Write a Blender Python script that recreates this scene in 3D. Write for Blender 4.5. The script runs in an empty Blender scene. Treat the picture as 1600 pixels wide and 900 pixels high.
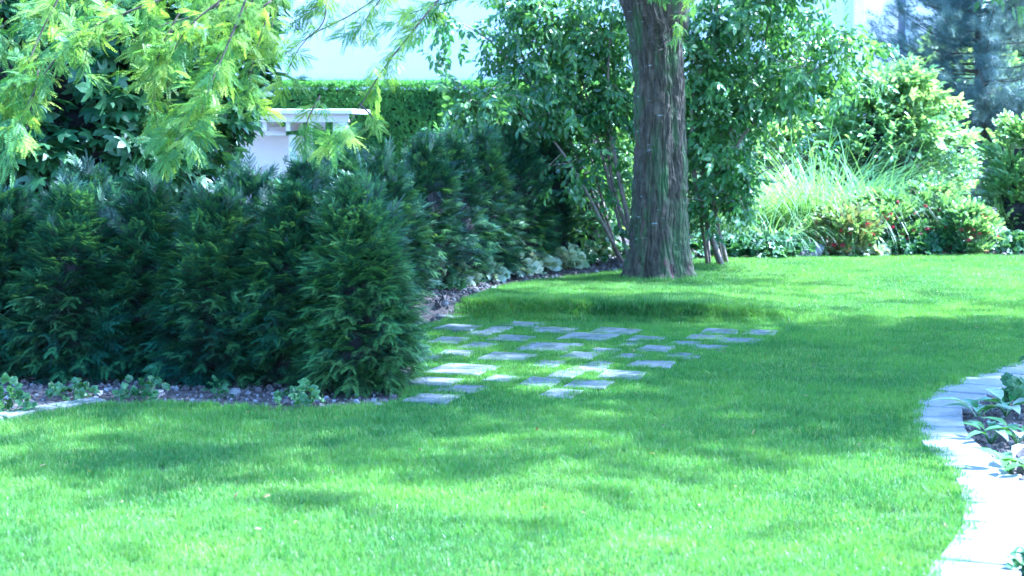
import bpy, math, random
import numpy as np
from mathutils import Vector, Matrix

random.seed(7)
rng = np.random.default_rng(7)
D = bpy.data
SC = bpy.context.scene
COL = SC.collection
R = math.radians

# ------------------------------------------------------------------ camera
F = 2700.0                      # focal length in pixels of the 1600 wide picture
CAM_H = 1.6
PITCH = math.atan((450 - 183) / F)
cam_d = D.cameras.new("camera")
cam_d.sensor_width = 36.0
cam_d.lens = 36.0 * F / 1600.0
cam_d.clip_end = 800
cam_d.clip_start = 0.1
cam_d.dof.use_dof = True
cam_d.dof.focus_distance = 11.5
cam_d.dof.aperture_fstop = 3.6
cam = D.objects.new("camera", cam_d)
cam.location = (0, 0, CAM_H)
cam.rotation_euler = (math.pi / 2 - PITCH, 0, 0)
COL.objects.link(cam)
SC.camera = cam

# ------------------------------------------------------------------ light
SUN_DIR = Vector((0.80, 0.14, 1.02)).normalized()     # towards the sun: behind and right of the tree
SUN_EL = math.asin(SUN_DIR.z)
SUN_AZ = math.atan2(SUN_DIR.x, SUN_DIR.y)
w = D.worlds.new("World")
SC.world = w
w.use_nodes = True
wn = w.node_tree
bg = wn.nodes["Background"]
sky = wn.nodes.new("ShaderNodeTexSky")
sky.sky_type = 'NISHITA'
sky.sun_disc = False
sky.sun_elevation = SUN_EL
sky.sun_rotation = SUN_AZ
sky.altitude = 300
wn.links.new(sky.outputs[0], bg.inputs[0])
bg.inputs[1].default_value = 0.15
sl = D.lights.new("sun", 'SUN')
sl.energy = 5.0
sl.angle = R(0.6)
sl.color = (1.0, 0.95, 0.87)
so = D.objects.new("sun", sl)
so.location = (10, 20, 30)
so.rotation_euler = (-SUN_DIR).to_track_quat('-Z', 'Y').to_euler()
COL.objects.link(so)

vs = SC.view_settings
vs.view_transform = 'Standard'
vs.look = 'None'
vs.gamma = 1.0
vs.exposure = 3.3
vs.use_white_balance = True                 # the photograph was taken with a much too cold white balance
vs.white_balance_temperature = 4400
vs.white_balance_tint = 12
SC.render.engine = 'CYCLES'
cy = SC.cycles
cy.max_bounces = 7
cy.diffuse_bounces = 4
cy.transmission_bounces = 5
cy.glossy_bounces = 2
cy.caustics_reflective = False
cy.caustics_refractive = False
cy.use_denoising = True
cy.use_adaptive_sampling = False
cy.sample_clamp_indirect = 4.0
cy.blur_glossy = 1.0
SC.render.use_persistent_data = False


# ------------------------------------------------------------------ helpers
def ray(px, py):
    c, s = math.cos(PITCH), math.sin(PITCH)
    a, b = px - 800.0, 450.0 - py
    return a, F * c + b * s, -F * s + b * c


def G(px, py, z=0.0):
    """ground point seen at a place of the photograph"""
    x, y, zz = ray(px, py)
    k = (z - CAM_H) / zz
    return (x * k, y * k)


def P(px, py, Y):
    """point at distance Y seen at a place of the photograph"""
    x, y, zz = ray(px, py)
    k = Y / y
    return (x * k, Y, CAM_H + zz * k)


def sstep(a, b, x):
    t = np.clip((x - a) / (b - a), 0, 1)
    return t * t * (3 - 2 * t)


def waves(seed, n=9, f=2.0):
    r = np.random.default_rng(seed)
    k = r.normal(size=(n, 3)) * f
    ph = r.uniform(0, 6.28, n)
    return lambda p: np.cos(p @ k.T + ph).sum(-1) / math.sqrt(n) * 0.8


_hw = waves(3, 8, 0.9)
_hf = waves(4, 8, 4.0)


def H(x, y):
    """height of the ground"""
    x = np.asarray(x, float)
    y = np.asarray(y, float)
    p = np.stack([x, y, np.zeros_like(x)], -1)
    h = 0.012 * _hw(p) + 0.004 * _hf(p)
    edge = 13.62 + 0.05 * np.sin(x * 3) + sstep(1.8, 3.4, x) * 1.2
    h = h + (0.015 + 0.10 * (1 - sstep(14.0, 17.6, y))) * sstep(edge - 0.06, edge + 0.06, y) * sstep(-1.15, -0.75, x) * (1 - sstep(1.3, 2.9, x))
    d = np.hypot(x - 1.4, y - 16.6)
    h = h + 0.02 * np.exp(-(d / 0.6) ** 2)
    # the neighbour's plot behind the hedges lies lower
    h = h - 0.75 * sstep(17.0, 19.0, y + 0.9 * x) * (1 - sstep(-1.2, 0.2, x))
    return h


def Hs(x, y):
    return float(H(np.array([x]), np.array([y]))[0])


def tag(o, label=None, cat=None, group=None, kind=None):
    if label: o["label"] = label
    if cat: o["category"] = cat
    if group: o["group"] = group
    if kind: o["kind"] = kind
    return o


def empty(name, loc, label=None, cat=None, group=None, rz=0, kind=None):
    o = D.objects.new(name, None)
    o.location = loc
    o.rotation_euler = (0, 0, rz)
    COL.objects.link(o)
    return tag(o, label, cat, group, kind)


def link(o, parent=None):
    COL.objects.link(o)
    if parent is not None:
        o.parent = parent
    return o


def mesh(name, v, f, mats, smooth=False, mi=None):
    m = D.meshes.new(name)
    m.from_pydata([tuple(q) for q in v], [], [tuple(q) for q in f])
    for mm in (mats if isinstance(mats, (list, tuple)) else [mats]):
        m.materials.append(mm)
    if smooth:
        m.polygons.foreach_set("use_smooth", [True] * len(m.polygons))
    if mi is not None:
        m.polygons.foreach_set("material_index", mi)
    m.update()
    return m


def obj(name, v, f, mats, parent=None, smooth=False, mi=None, kind=None):
    o = D.objects.new(name, mesh(name, v, f, mats, smooth, mi))
    link(o, parent)
    if kind: o["kind"] = kind
    return o


class MB:
    def __init__(s):
        s.v, s.f, s.m = [], [], []

    def add(s, v, f, m=0):
        b = len(s.v)
        s.v += [tuple(q) for q in v]
        s.f += [tuple(i + b for i in q) for q in f]
        s.m += [m] * len(f)

    def box(s, c, d, rz=0, m=0, bev=0.0, jit=0.0):
        hx, hy, hz = d[0] / 2, d[1] / 2, d[2] / 2
        b = min(bev, hx * .5, hy * .5, hz * .9)
        pts = []
        for z, ins in ((-hz, 0), (hz - b, 0), (hz, b)):
            for sx, sy in ((-1, -1), (1, -1), (1, 1), (-1, 1)):
                pts.append([sx * (hx - ins), sy * (hy - ins), z])
        if jit:
            js = [(random.uniform(-jit, jit), random.uniform(-jit, jit)) for _ in range(4)]
            for i, q in enumerate(pts):
                q[0] += js[i % 4][0]
                q[1] += js[i % 4][1]
        ca, sa = math.cos(rz), math.sin(rz)
        pts = [(c[0] + q[0] * ca - q[1] * sa, c[1] + q[0] * sa + q[1] * ca, c[2] + q[2]) for q in pts]
        fs = [(3, 2, 1, 0), (8, 9, 10, 11)]
        for l in (0, 4):
            for i in range(4):
                j = (i + 1) % 4
                fs.append((l + i, l + j, l + 4 + j, l + 4 + i))
        s.add(pts, fs, m)

    def tube(s, pts, rad, n=8, m=0, cap=True):
        pts = [Vector(p) for p in pts]
        rings = []
        for i, p in enumerate(pts):
            a = pts[max(i - 1, 0)]
            b = pts[min(i + 1, len(pts) - 1)]
            t = (b - a).normalized()
            u = t.orthogonal().normalized() if i == 0 else (u - t * u.dot(t)).normalized()
            w_ = t.cross(u)
            r = rad[i] if isinstance(rad, (list, tuple)) else rad
            rings.append([p + (u * math.cos(6.2832 * k / n) + w_ * math.sin(6.2832 * k / n)) * r for k in range(n)])
        v = [q for rg in rings for q in rg]
        f = []
        for i in range(len(rings) - 1):
            for k in range(n):
                k2 = (k + 1) % n
                f.append((i * n + k, i * n + k2, (i + 1) * n + k2, (i + 1) * n + k))
        if cap:
            f.append(tuple(range(n))[::-1])
            f.append(tuple((len(rings) - 1) * n + k for k in range(n)))
        s.add(v, f, m)

    def build(s, name, mats, parent=None, smooth=False, kind=None):
        return obj(name, s.v, s.f, mats, parent, smooth, s.m, kind)


def curve_pts(ctrl, n):
    """smooth curve through control points"""
    c = [Vector(p) for p in ctrl]
    c = [c[0] * 2 - c[1]] + c + [c[-1] * 2 - c[-2]]
    out = []
    segs = len(c) - 3
    for i in range(n):
        t = i / (n - 1) * segs
        k = min(int(t), segs - 1)
        t -= k
        p0, p1, p2, p3 = c[k:k + 4]
        out.append(0.5 * ((2 * p1) + (-p0 + p2) * t + (2 * p0 - 5 * p1 + 4 * p2 - p3) * t * t + (-p0 + 3 * p1 - 3 * p2 + p3) * t ** 3))
    return out


# ------------------------------------------------------------------ materials
def mat(name):
    m = D.materials.new(name)
    m.use_nodes = True
    nt = m.node_tree
    nt.nodes.clear()
    return m, nt, nt.nodes.new("ShaderNodeOutputMaterial")


def N(nt, t, **kw):
    n = nt.nodes.new("ShaderNode" + t)
    for k, v in kw.items():
        setattr(n, k, v)
    return n


def ramp(nt, fac, stops):
    r = N(nt, "ValToRGB")
    while len(r.color_ramp.elements) < len(stops):
        r.color_ramp.elements.new(0.5)
    for e, (p, c) in zip(r.color_ramp.elements, stops):
        e.position = p
        e.color = (*c, 1)
    nt.links.new(fac, r.inputs[0])
    return r.outputs[0]


def noise(nt, scale, detail=3, rough=0.6, vec=None, out="Fac"):
    n = N(nt, "TexNoise")
    n.inputs["Scale"].default_value = scale
    n.inputs["Detail"].default_value = detail
    n.inputs["Roughness"].default_value = rough
    if vec is not None:
        nt.links.new(vec, n.inputs["Vector"])
    return n.outputs[out]


def mix(nt, fac, a, b, mode='MIX'):
    n = N(nt, "Mix", data_type='RGBA', blend_type=mode)
    if isinstance(fac, (int, float)):
        n.inputs[0].default_value = fac
    else:
        nt.links.new(fac, n.inputs[0])
    for s_, x in ((6, a), (7, b)):
        if isinstance(x, tuple):
            n.inputs[s_].default_value = (*x, 1)
        else:
            nt.links.new(x, n.inputs[s_])
    return n.outputs[2]


def leaf_mat(name, cols, trans=0.4, rough=0.5, gloss=0.35, wscale=0.7, tcol=None):
    """leaf: per-leaf random colour times slow variation over the place, half of it let through"""
    m, nt, out = mat(name)
    oi = N(nt, "ObjectInfo")
    geo = N(nt, "NewGeometry")
    stops = [(i / max(1, len(cols) - 1), c) for i, c in enumerate(cols)]
    c = ramp(nt, oi.outputs["Random"], stops)
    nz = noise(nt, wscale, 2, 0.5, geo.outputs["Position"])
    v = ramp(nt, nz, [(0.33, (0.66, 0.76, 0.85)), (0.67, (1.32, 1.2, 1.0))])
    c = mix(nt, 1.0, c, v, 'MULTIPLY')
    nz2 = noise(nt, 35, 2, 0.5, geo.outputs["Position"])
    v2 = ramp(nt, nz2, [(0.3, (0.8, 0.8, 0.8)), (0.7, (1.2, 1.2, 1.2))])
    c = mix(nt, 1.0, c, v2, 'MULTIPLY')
    pb = N(nt, "BsdfPrincipled")
    pb.inputs["Roughness"].default_value = rough
    pb.inputs["Specular IOR Level"].default_value = gloss
    nt.links.new(c, pb.inputs["Base Color"])
    tr = N(nt, "BsdfTranslucent")
    t = mix(nt, 1.0, c, tcol or (1.5, 1.45, 0.6), 'MULTIPLY')
    nt.links.new(t, tr.inputs["Color"])
    ms = N(nt, "MixShader")
    ms.inputs[0].default_value = trans
    nt.links.new(pb.outputs[0], ms.inputs[1])
    nt.links.new(tr.outputs[0], ms.inputs[2])
    nt.links.new(ms.outputs[0], out.inputs[0])
    return m


def solid_mat(name, stops, scale=8, rough=0.85, bump=0.0, bscale=60, spec=0.3, stops2=None, scale2=1.5, coord="Object"):
    m, nt, out = mat(name)
    tc = N(nt, "TexCoord")
    geo = N(nt, "NewGeometry")
    vec = geo.outputs["Position"] if coord == "World" else tc.outputs["Object"]
    c = ramp(nt, noise(nt, scale, 5, 0.65, vec), stops)
    if stops2:
        c = mix(nt, 1.0, c, ramp(nt, noise(nt, scale2, 3, 0.6, vec), stops2), 'MULTIPLY')
    pb = N(nt, "BsdfPrincipled")
    pb.inputs["Roughness"].default_value = rough
    pb.inputs["Specular IOR Level"].default_value = spec
    nt.links.new(c, pb.inputs["Base Color"])
    if bump:
        b = N(nt, "Bump")
        b.inputs["Strength"].default_value = 0.7
        b.inputs["Distance"].default_value = bump
        nt.links.new(noise(nt, bscale, 4, 0.7, vec), b.inputs["Height"])
        nt.links.new(b.outputs[0], pb.inputs["Normal"])
    nt.links.new(pb.outputs[0], out.inputs[0])
    return m


M_soil = solid_mat("soil", [(0.3, (0.045, 0.034, 0.028)), (0.55, (0.09, 0.07, 0.058)), (0.75, (0.15, 0.12, 0.105))], 14, 0.95, 0.02, 40, coord="World",
                   stops2=[(0.35, (0.8, 0.8, 0.8)), (0.65, (1.25, 1.25, 1.25))], scale2=2)
M_turf = solid_mat("turf_soil", [(0.3, (0.025, 0.045, 0.012)), (0.7, (0.05, 0.08, 0.022))], 20, 0.95, 0.01, 60, coord="World")
M_slab = solid_mat("paving_stone", [(0.3, (0.075, 0.08, 0.065)), (0.5, (0.125, 0.122, 0.112)), (0.75, (0.19, 0.185, 0.175))], 26, 0.85, 0.004, 120, coord="World",
                   stops2=[(0.38, (0.55, 0.68, 0.45)), (0.55, (1.1, 1.1, 1.1))], scale2=6)
M_pathslab = solid_mat("path_concrete", [(0.3, (0.17, 0.162, 0.152)), (0.7, (0.235, 0.225, 0.213))], 30, 0.85, 0.003, 150, coord="World",
                       stops2=[(0.3, (0.82, 0.82, 0.82)), (0.6, (1.05, 1.05, 1.05))], scale2=4)
M_stone = solid_mat("field_stone", [(0.3, (0.09, 0.085, 0.08)), (0.7, (0.19, 0.18, 0.17))], 18, 0.9, 0.02, 40)
M_crumb = solid_mat("soil_crumb", [(0.25, (0.05, 0.04, 0.034)), (0.55, (0.10, 0.082, 0.072)), (0.8, (0.17, 0.15, 0.135))], 9, 0.95, coord="World")
M_chip = solid_mat("pebble_chip", [(0.25, (0.13, 0.12, 0.115)), (0.7, (0.24, 0.225, 0.21))], 9, 0.9, coord="World")
M_wall = solid_mat("white_render", [(0.3, (0.58, 0.58, 0.57)), (0.7, (0.63, 0.63, 0.62))], 3, 0.9, 0.003, 80)
M_white = solid_mat("white_paint", [(0.3, (0.76, 0.76, 0.75)), (0.7, (0.82, 0.82, 0.81))], 6, 0.5)
M_dark = solid_mat("dark_trim", [(0.3, (0.05, 0.06, 0.08)), (0.7, (0.08, 0.09, 0.12))], 6, 0.5)
M_roof = solid_mat("roof_tile", [(0.3, (0.10, 0.07, 0.06)), (0.7, (0.2, 0.14, 0.12))], 12, 0.8)
M_metal = solid_mat("galvanised_metal", [(0.3, (0.4, 0.42, 0.44)), (0.7, (0.55, 0.57, 0.6))], 6, 0.45)
M_twig = solid_mat("twig_bark", [(0.3, (0.035, 0.028, 0.018)), (0.7, (0.085, 0.07, 0.045))], 30, 0.9)
M_palestem = solid_mat("pale_stem_bark", [(0.3, (0.12, 0.09, 0.07)), (0.7, (0.24, 0.19, 0.15))], 30, 0.85)
M_core = solid_mat("gap_shade", [(0.35, (0.012, 0.014, 0.014)), (0.7, (0.035, 0.03, 0.026))], 25, 0.95)  # near-black fill colour, paints shade into gaps between sprays

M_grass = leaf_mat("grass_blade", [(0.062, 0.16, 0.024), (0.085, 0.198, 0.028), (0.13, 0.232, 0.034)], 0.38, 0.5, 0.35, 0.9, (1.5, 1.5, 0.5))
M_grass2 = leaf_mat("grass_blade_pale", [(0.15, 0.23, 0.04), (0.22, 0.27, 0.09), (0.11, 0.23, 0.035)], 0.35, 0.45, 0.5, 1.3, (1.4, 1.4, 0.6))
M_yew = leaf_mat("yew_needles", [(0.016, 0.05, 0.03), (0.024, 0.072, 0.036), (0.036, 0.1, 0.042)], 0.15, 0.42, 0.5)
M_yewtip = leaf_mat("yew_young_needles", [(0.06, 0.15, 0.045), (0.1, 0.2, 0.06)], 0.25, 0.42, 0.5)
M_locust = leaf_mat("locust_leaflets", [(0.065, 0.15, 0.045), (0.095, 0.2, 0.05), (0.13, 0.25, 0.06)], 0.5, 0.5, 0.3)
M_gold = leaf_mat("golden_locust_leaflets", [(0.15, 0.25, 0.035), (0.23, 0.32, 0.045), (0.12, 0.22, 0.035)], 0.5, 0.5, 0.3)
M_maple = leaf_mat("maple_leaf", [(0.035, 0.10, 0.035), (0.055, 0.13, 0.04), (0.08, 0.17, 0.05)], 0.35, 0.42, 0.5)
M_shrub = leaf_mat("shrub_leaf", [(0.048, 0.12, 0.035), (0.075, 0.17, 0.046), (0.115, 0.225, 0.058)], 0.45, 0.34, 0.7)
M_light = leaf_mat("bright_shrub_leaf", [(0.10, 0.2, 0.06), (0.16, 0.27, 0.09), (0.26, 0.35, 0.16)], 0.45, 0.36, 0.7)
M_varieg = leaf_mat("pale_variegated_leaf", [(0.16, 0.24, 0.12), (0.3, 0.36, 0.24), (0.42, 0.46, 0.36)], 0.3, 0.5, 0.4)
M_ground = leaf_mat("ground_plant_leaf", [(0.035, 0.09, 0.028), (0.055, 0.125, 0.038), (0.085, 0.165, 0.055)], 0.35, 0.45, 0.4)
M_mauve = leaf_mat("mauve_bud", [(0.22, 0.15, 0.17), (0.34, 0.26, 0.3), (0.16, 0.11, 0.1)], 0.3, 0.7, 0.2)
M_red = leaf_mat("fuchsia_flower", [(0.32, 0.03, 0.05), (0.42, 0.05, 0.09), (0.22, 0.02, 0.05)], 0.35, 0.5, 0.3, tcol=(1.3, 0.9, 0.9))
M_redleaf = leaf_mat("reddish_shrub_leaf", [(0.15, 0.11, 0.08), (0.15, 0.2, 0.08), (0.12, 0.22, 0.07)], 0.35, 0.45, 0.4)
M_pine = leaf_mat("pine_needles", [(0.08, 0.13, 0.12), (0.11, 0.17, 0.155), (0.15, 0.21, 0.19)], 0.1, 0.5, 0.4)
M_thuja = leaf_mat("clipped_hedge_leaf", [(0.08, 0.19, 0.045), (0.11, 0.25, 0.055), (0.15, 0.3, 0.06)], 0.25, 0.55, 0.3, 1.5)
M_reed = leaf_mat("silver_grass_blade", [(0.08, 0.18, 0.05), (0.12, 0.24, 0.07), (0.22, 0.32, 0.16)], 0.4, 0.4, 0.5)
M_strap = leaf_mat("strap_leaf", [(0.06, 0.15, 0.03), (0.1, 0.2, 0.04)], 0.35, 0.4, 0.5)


def bark_mat():
    m, nt, out = mat("locust_bark")
    tc = N(nt, "TexCoord")
    mp = N(nt, "Mapping")
    mp.inputs["Scale"].default_value = (1, 1, 0.22)
    nt.links.new(tc.outputs["Object"], mp.inputs[0])
    c = ramp(nt, noise(nt, 26, 6, 0.7, mp.outputs[0]), [(0.3, (0.024, 0.018, 0.012)), (0.5, (0.052, 0.042, 0.028)), (0.72, (0.115, 0.094, 0.068))])
    # green algae film in broad vertical streaks
    alg = ramp(nt, noise(nt, 7, 3, 0.6, mp.outputs[0]), [(0.48, (0, 0, 0)), (0.66, (1, 1, 1))])
    c = mix(nt, alg, c, (0.055, 0.085, 0.03))
    red = ramp(nt, noise(nt, 9, 4, 0.6, mp.outputs[0]), [(0.62, (0, 0, 0)), (0.72, (1, 1, 1))])
    c = mix(nt, red, c, (0.11, 0.05, 0.045))
    # pale lichen dashes lying across
    mp2 = N(nt, "Mapping")
    mp2.inputs["Scale"].default_value = (1, 1, 4.0)
    nt.links.new(tc.outputs["Object"], mp2.inputs[0])
    li = ramp(nt, noise(nt, 7.5, 4, 0.65, mp2.outputs[0]), [(0.66, (0, 0, 0)), (0.70, (1, 1, 1))])
    c = mix(nt, li, c, (0.22, 0.23, 0.21))
    pb = N(nt, "BsdfPrincipled")
    pb.inputs["Roughness"].default_value = 0.9
    pb.inputs["Specular IOR Level"].default_value = 0.25
    nt.links.new(c, pb.inputs["Base Color"])
    b = N(nt, "Bump")
    b.inputs["Strength"].default_value = 0.9
    b.inputs["Distance"].default_value = 0.012
    nt.links.new(noise(nt, 60, 5, 0.7, mp.outputs[0]), b.inputs["Height"])
    nt.links.new(b.outputs[0], pb.inputs["Normal"])
    nt.links.new(pb.outputs[0], out.inputs[0])
    return m


M_bark = bark_mat()

# ------------------------------------------------------------------ scatter (geometry nodes, masses of leaves only)
_groups = {}


def gn_group(protos):
    key = tuple(p.name for p in protos)
    if key in _groups:
        return _groups[key]
    g = D.node_groups.new("leaf_scatter", 'GeometryNodeTree')
    g.interface.new_socket("Geometry", in_out='INPUT', socket_type='NodeSocketGeometry')
    g.interface.new_socket("Geometry", in_out='OUTPUT', socket_type='NodeSocketGeometry')
    n, l = g.nodes, g.links
    gi, go = n.new("NodeGroupInput"), n.new("NodeGroupOutput")
    iop = n.new("GeometryNodeInstanceOnPoints")
    jn = n.new("GeometryNodeJoinGeometry")
    for p in protos:
        oi = n.new("GeometryNodeObjectInfo")
        oi.inputs[0].default_value = p
        gti = n.new("GeometryNodeGeometryToInstance")
        l.new(oi.outputs["Geometry"], gti.inputs[0])
        l.new(gti.outputs[0], jn.inputs[0])
    l.new(gi.outputs[0], iop.inputs["Points"])
    l.new(jn.outputs[0], iop.inputs["Instance"])
    iop.inputs["Pick Instance"].default_value = True

    def at(name, t):
        a = n.new("GeometryNodeInputNamedAttribute")
        a.data_type = t
        a.inputs[0].default_value = name
        return a.outputs[0]
    l.new(at("idx", 'INT'), iop.inputs["Instance Index"])
    er = n.new("FunctionNodeEulerToRotation")
    l.new(at("rot", 'FLOAT_VECTOR'), er.inputs[0])
    l.new(er.outputs[0], iop.inputs["Rotation"])
    l.new(at("scl", 'FLOAT_VECTOR'), iop.inputs["Scale"])
    l.new(iop.outputs[0], go.inputs[0])
    _groups[key] = g
    return g


def proto(name, v, f, mats, mi=None, smooth=False):
    return D.objects.new(name, mesh(name, v, f, mats, smooth, mi))


def nrm(a):
    return a / np.maximum(np.linalg.norm(a, axis=-1, keepdims=True), 1e-9)


def eulers(axis, normal):
    """proto +Y to axis, proto +Z near normal"""
    y = nrm(axis)
    z = nrm(normal - (normal * y).sum(-1, keepdims=True) * y)
    x = np.cross(y, z)
    return np.stack([np.arctan2(y[:, 2], z[:, 2]), -np.arcsin(np.clip(x[:, 2], -1, 1)), np.arctan2(x[:, 1], x[:, 0])], -1)


def scatter(name, parent, protos, pos, rot, scl, idx=None, kind="stuff"):
    n = len(pos)
    m = D.meshes.new(name)
    m.vertices.add(n)
    m.vertices.foreach_set("co", np.ascontiguousarray(pos, np.float32).ravel())
    a = m.attributes.new("rot", 'FLOAT_VECTOR', 'POINT')
    a.data.foreach_set("vector", np.ascontiguousarray(rot, np.float32).ravel())
    s = np.asarray(scl, np.float32)
    if s.ndim == 1:
        s = np.repeat(s[:, None], 3, 1)
    a = m.attributes.new("scl", 'FLOAT_VECTOR', 'POINT')
    a.data.foreach_set("vector", np.ascontiguousarray(s).ravel())
    a = m.attributes.new("idx", 'INT', 'POINT')
    if idx is None:
        idx = rng.integers(0, len(protos), n)
    a.data.foreach_set("value", np.ascontiguousarray(idx, np.int32))
    o = D.objects.new(name, m)
    md = o.modifiers.new("scatter", 'NODES')
    md.node_group = gn_group(protos)
    link(o, parent)
    if kind: o["kind"] = kind
    return o


# ------------------------------------------------------------------ leaf prototypes (all grow along +Y, face +Z)
def blade(mb, base, az, length, width, lean, m=0, seg=3, curl=1.0, roll=None):
    """one grass blade"""
    dx, dy = math.cos(az), math.sin(az)
    ra = az + math.pi / 2 if roll is None else roll
    sx, sy = math.cos(ra), math.sin(ra)
    v, f = [], []
    x = y = z = 0
    ang = lean * 0.3
    for i in range(seg + 1):
        t = i / seg
        wd = width * (1 - t ** 1.6) * 0.5
        if i == seg:
            v.append((base[0] + x * dx, base[1] + x * dy, base[2] + z))
        else:
            v.append((base[0] + x * dx - sx * wd, base[1] + x * dy - sy * wd, base[2] + z))
            v.append((base[0] + x * dx + sx * wd, base[1] + x * dy + sy * wd, base[2] + z))
        st = length / seg
        x += math.sin(ang) * st
        z += math.cos(ang) * st
        ang += lean * curl / seg * (0.7 + t)
    for i in range(seg - 1):
        f.append((2 * i, 2 * i + 1, 2 * i + 3, 2 * i + 2))
    f.append((2 * seg - 2, 2 * seg - 1, 2 * seg))
    mb.add(v, f, m)


def leaf_shape(mb, o, y, z, L, W, m=0, fold=0.25, droop=0.25, pts=3):
    """ovate leaf from point o along y, upper side z"""
    o, y, z = Vector(o), Vector(y).normalized(), Vector(z)
    z = (z - y * z.dot(y)).normalized()
    x = y.cross(z)
    prof = {2: [(0.45, 1.0)], 3: [(0.3, 0.95), (0.65, 0.8)], 4: [(0.15, 0.6), (0.4, 1.0), (0.75, 0.62)]}[pts]
    v = [o]
    for t, wd in prof:
        c = o + y * (L * t) - z * (droop * L * t * t)
        v += [c - x * (W / 2 * wd) + z * (fold * W / 2 * wd), c, c + x * (W / 2 * wd) + z * (fold * W / 2 * wd)]
    tip = o + y * L - z * (droop * L)
    v.append(tip)
    f = [(0, 2, 1), (0, 3, 2)]
    for i in range(len(prof) - 1):
        a, b = 1 + 3 * i, 4 + 3 * i
        f += [(a, a + 1, b + 1, b), (a + 1, a + 2, b + 2, b + 1)]
    a = 1 + 3 * (len(prof) - 1)
    t = len(v) - 1
    f += [(a, a + 1, t), (a + 1, a + 2, t)]
    mb.add(v, f, m)


def rv(s=1.0):
    return Vector((random.gauss(0, s), random.gauss(0, s), random.gauss(0, s)))


def p_yew(seed, tip=False):
    """flat feathery yew spray 0.16 long"""
    random.seed(seed)
    mb = MB()

    def twig(o, d, L, n, m):
        o, d = Vector(o), Vector(d).normalized()
        e = o + d * L
        sd = d.cross(Vector((0, 0, 1))).normalized()
        for k in range(n):
            t = (k + 0.5) / n
            c = o + d * (L * t) - Vector((0, 0, 0.25 * L * t * t))
            nl = 0.019 * (1 - 0.45 * t) * random.uniform(0.85, 1.1)
            for s_ in (-1, 1):
                q = (sd * s_ + d * 0.75 + Vector((0, 0, random.uniform(-0.1, 0.4)))).normalized()
                pw = d * 0.0024
                mb.add([c - pw, c + pw, c + q * nl], [(0, 1, 2)], m)
        c = e - Vector((0, 0, 0.25 * L))
        mb.add([c - sd * 0.002, c + sd * 0.002, c + d * 0.018], [(0, 1, 2)], m)
        w_ = sd * 0.0016
        mb.add([o - w_, o + w_, e - Vector((0, 0, 0.25 * L))], [(0, 1, 2)], 2)
    twig((0, 0, 0), (0, 1, 0.15), 0.19, 24, 0)
    for k in range(4):
        y = 0.02 + 0.03 * k
        for s_ in (-1, 1):
            twig((0, y, 0.003 * k), (s_ * random.uniform(0.8, 1.1), random.uniform(1.1, 1.7), random.uniform(-0.1, 0.35)), 0.08 - 0.01 * k, 11, 1 if tip and k > 1 else 0)
    return proto("yew_spray", mb.v, mb.f, [M_yew, M_yewtip, M_twig], mb.m)


def p_pinnate(seed, pairs, L, ll, lw, material, nleaf=1, cluster=0.0):
    """compound leaf of the honey locust: rachis with paired leaflets, several leaves per shoot"""
    random.seed(seed)
    mb = MB()
    for j in range(nleaf):
        if nleaf == 1:
            o, d = Vector((0, 0, 0)), Vector((0, 1, -0.1))
        else:
            t = j / (nleaf - 1)
            o = Vector((random.uniform(-.01, .01), cluster * t, -0.1 * cluster * t * t))
            sgn = -1 if j % 2 else 1
            d = Vector((sgn * random.uniform(0.5, 1.2) * (1 - 0.6 * t), 0.8, random.uniform(-0.7, 0.15)))
        d.normalize()
        up = (Vector((0, 0, 1)) + rv(0.25))
        sd = d.cross(up).normalized()
        up = sd.cross(d)
        LL = L * random.uniform(0.75, 1.1)
        prev = o
        for k in range(pairs):
            t = (k + 0.7) / pairs
            c = o + d * (LL * t) - Vector((0, 0, 0.22 * LL * t * t))
            g = (1 - 0.45 * abs(t - 0.45) * 2) * random.uniform(0.9, 1.1)
            for s_ in (-1, 1):
                q = (sd * s_ + d * 0.28 - up * random.uniform(-0.05, 0.3)).normalized()
                a = c + q * ll * g * 0.5
                mb.add([c, a - d * (lw / 2 * g), c + q * ll * g, a + d * (lw / 2 * g)], [(0, 1, 2, 3)], 0)
            mb.add([prev - sd * 0.001, prev + sd * 0.001, c], [(0, 1, 2)], 1)
            prev = c
    if nleaf > 1:
        mb.add([(-.0016, 0, 0), (.0016, 0, 0), (0, cluster * 1.05, -0.1 * cluster)], [(0, 1, 2)], 2)
    return proto("locust_leaf_shoot", mb.v, mb.f, [material, M_gold, M_twig], mb.m)


def p_twigleaf(seed, n, L, W, step, material, droop=0.3, hang=0.2, opp=False, fold=0.25):
    """twig with alternate or paired simple leaves"""
    random.seed(seed)
    mb = MB()
    for k in range(n):
        t = k / max(1, n - 1)
        c = Vector((0, step * k, -0.12 * step * n * t * t))
        for s_ in ((-1, 1) if opp else ((-1) ** k,)):
            d = Vector((s_ * random.uniform(0.7, 1.1) * (1 - 0.5 * t), random.uniform(0.4, 0.9) + t * 0.5, random.uniform(-hang - .3, -hang + .3)))
            leaf_shape(mb, c, d, Vector((0, 0, 1)) + rv(0.3), L * random.uniform(0.75, 1.1), W * random.uniform(0.8, 1.1), 0, fold, droop)
    mb.add([(-.002, 0, 0), (.002, 0, 0), (0, step * n, -0.12 * step * n)], [(0, 1, 2)], 1)
    return proto("leafy_twig", mb.v, mb.f, [material, M_twig], mb.m)


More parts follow.
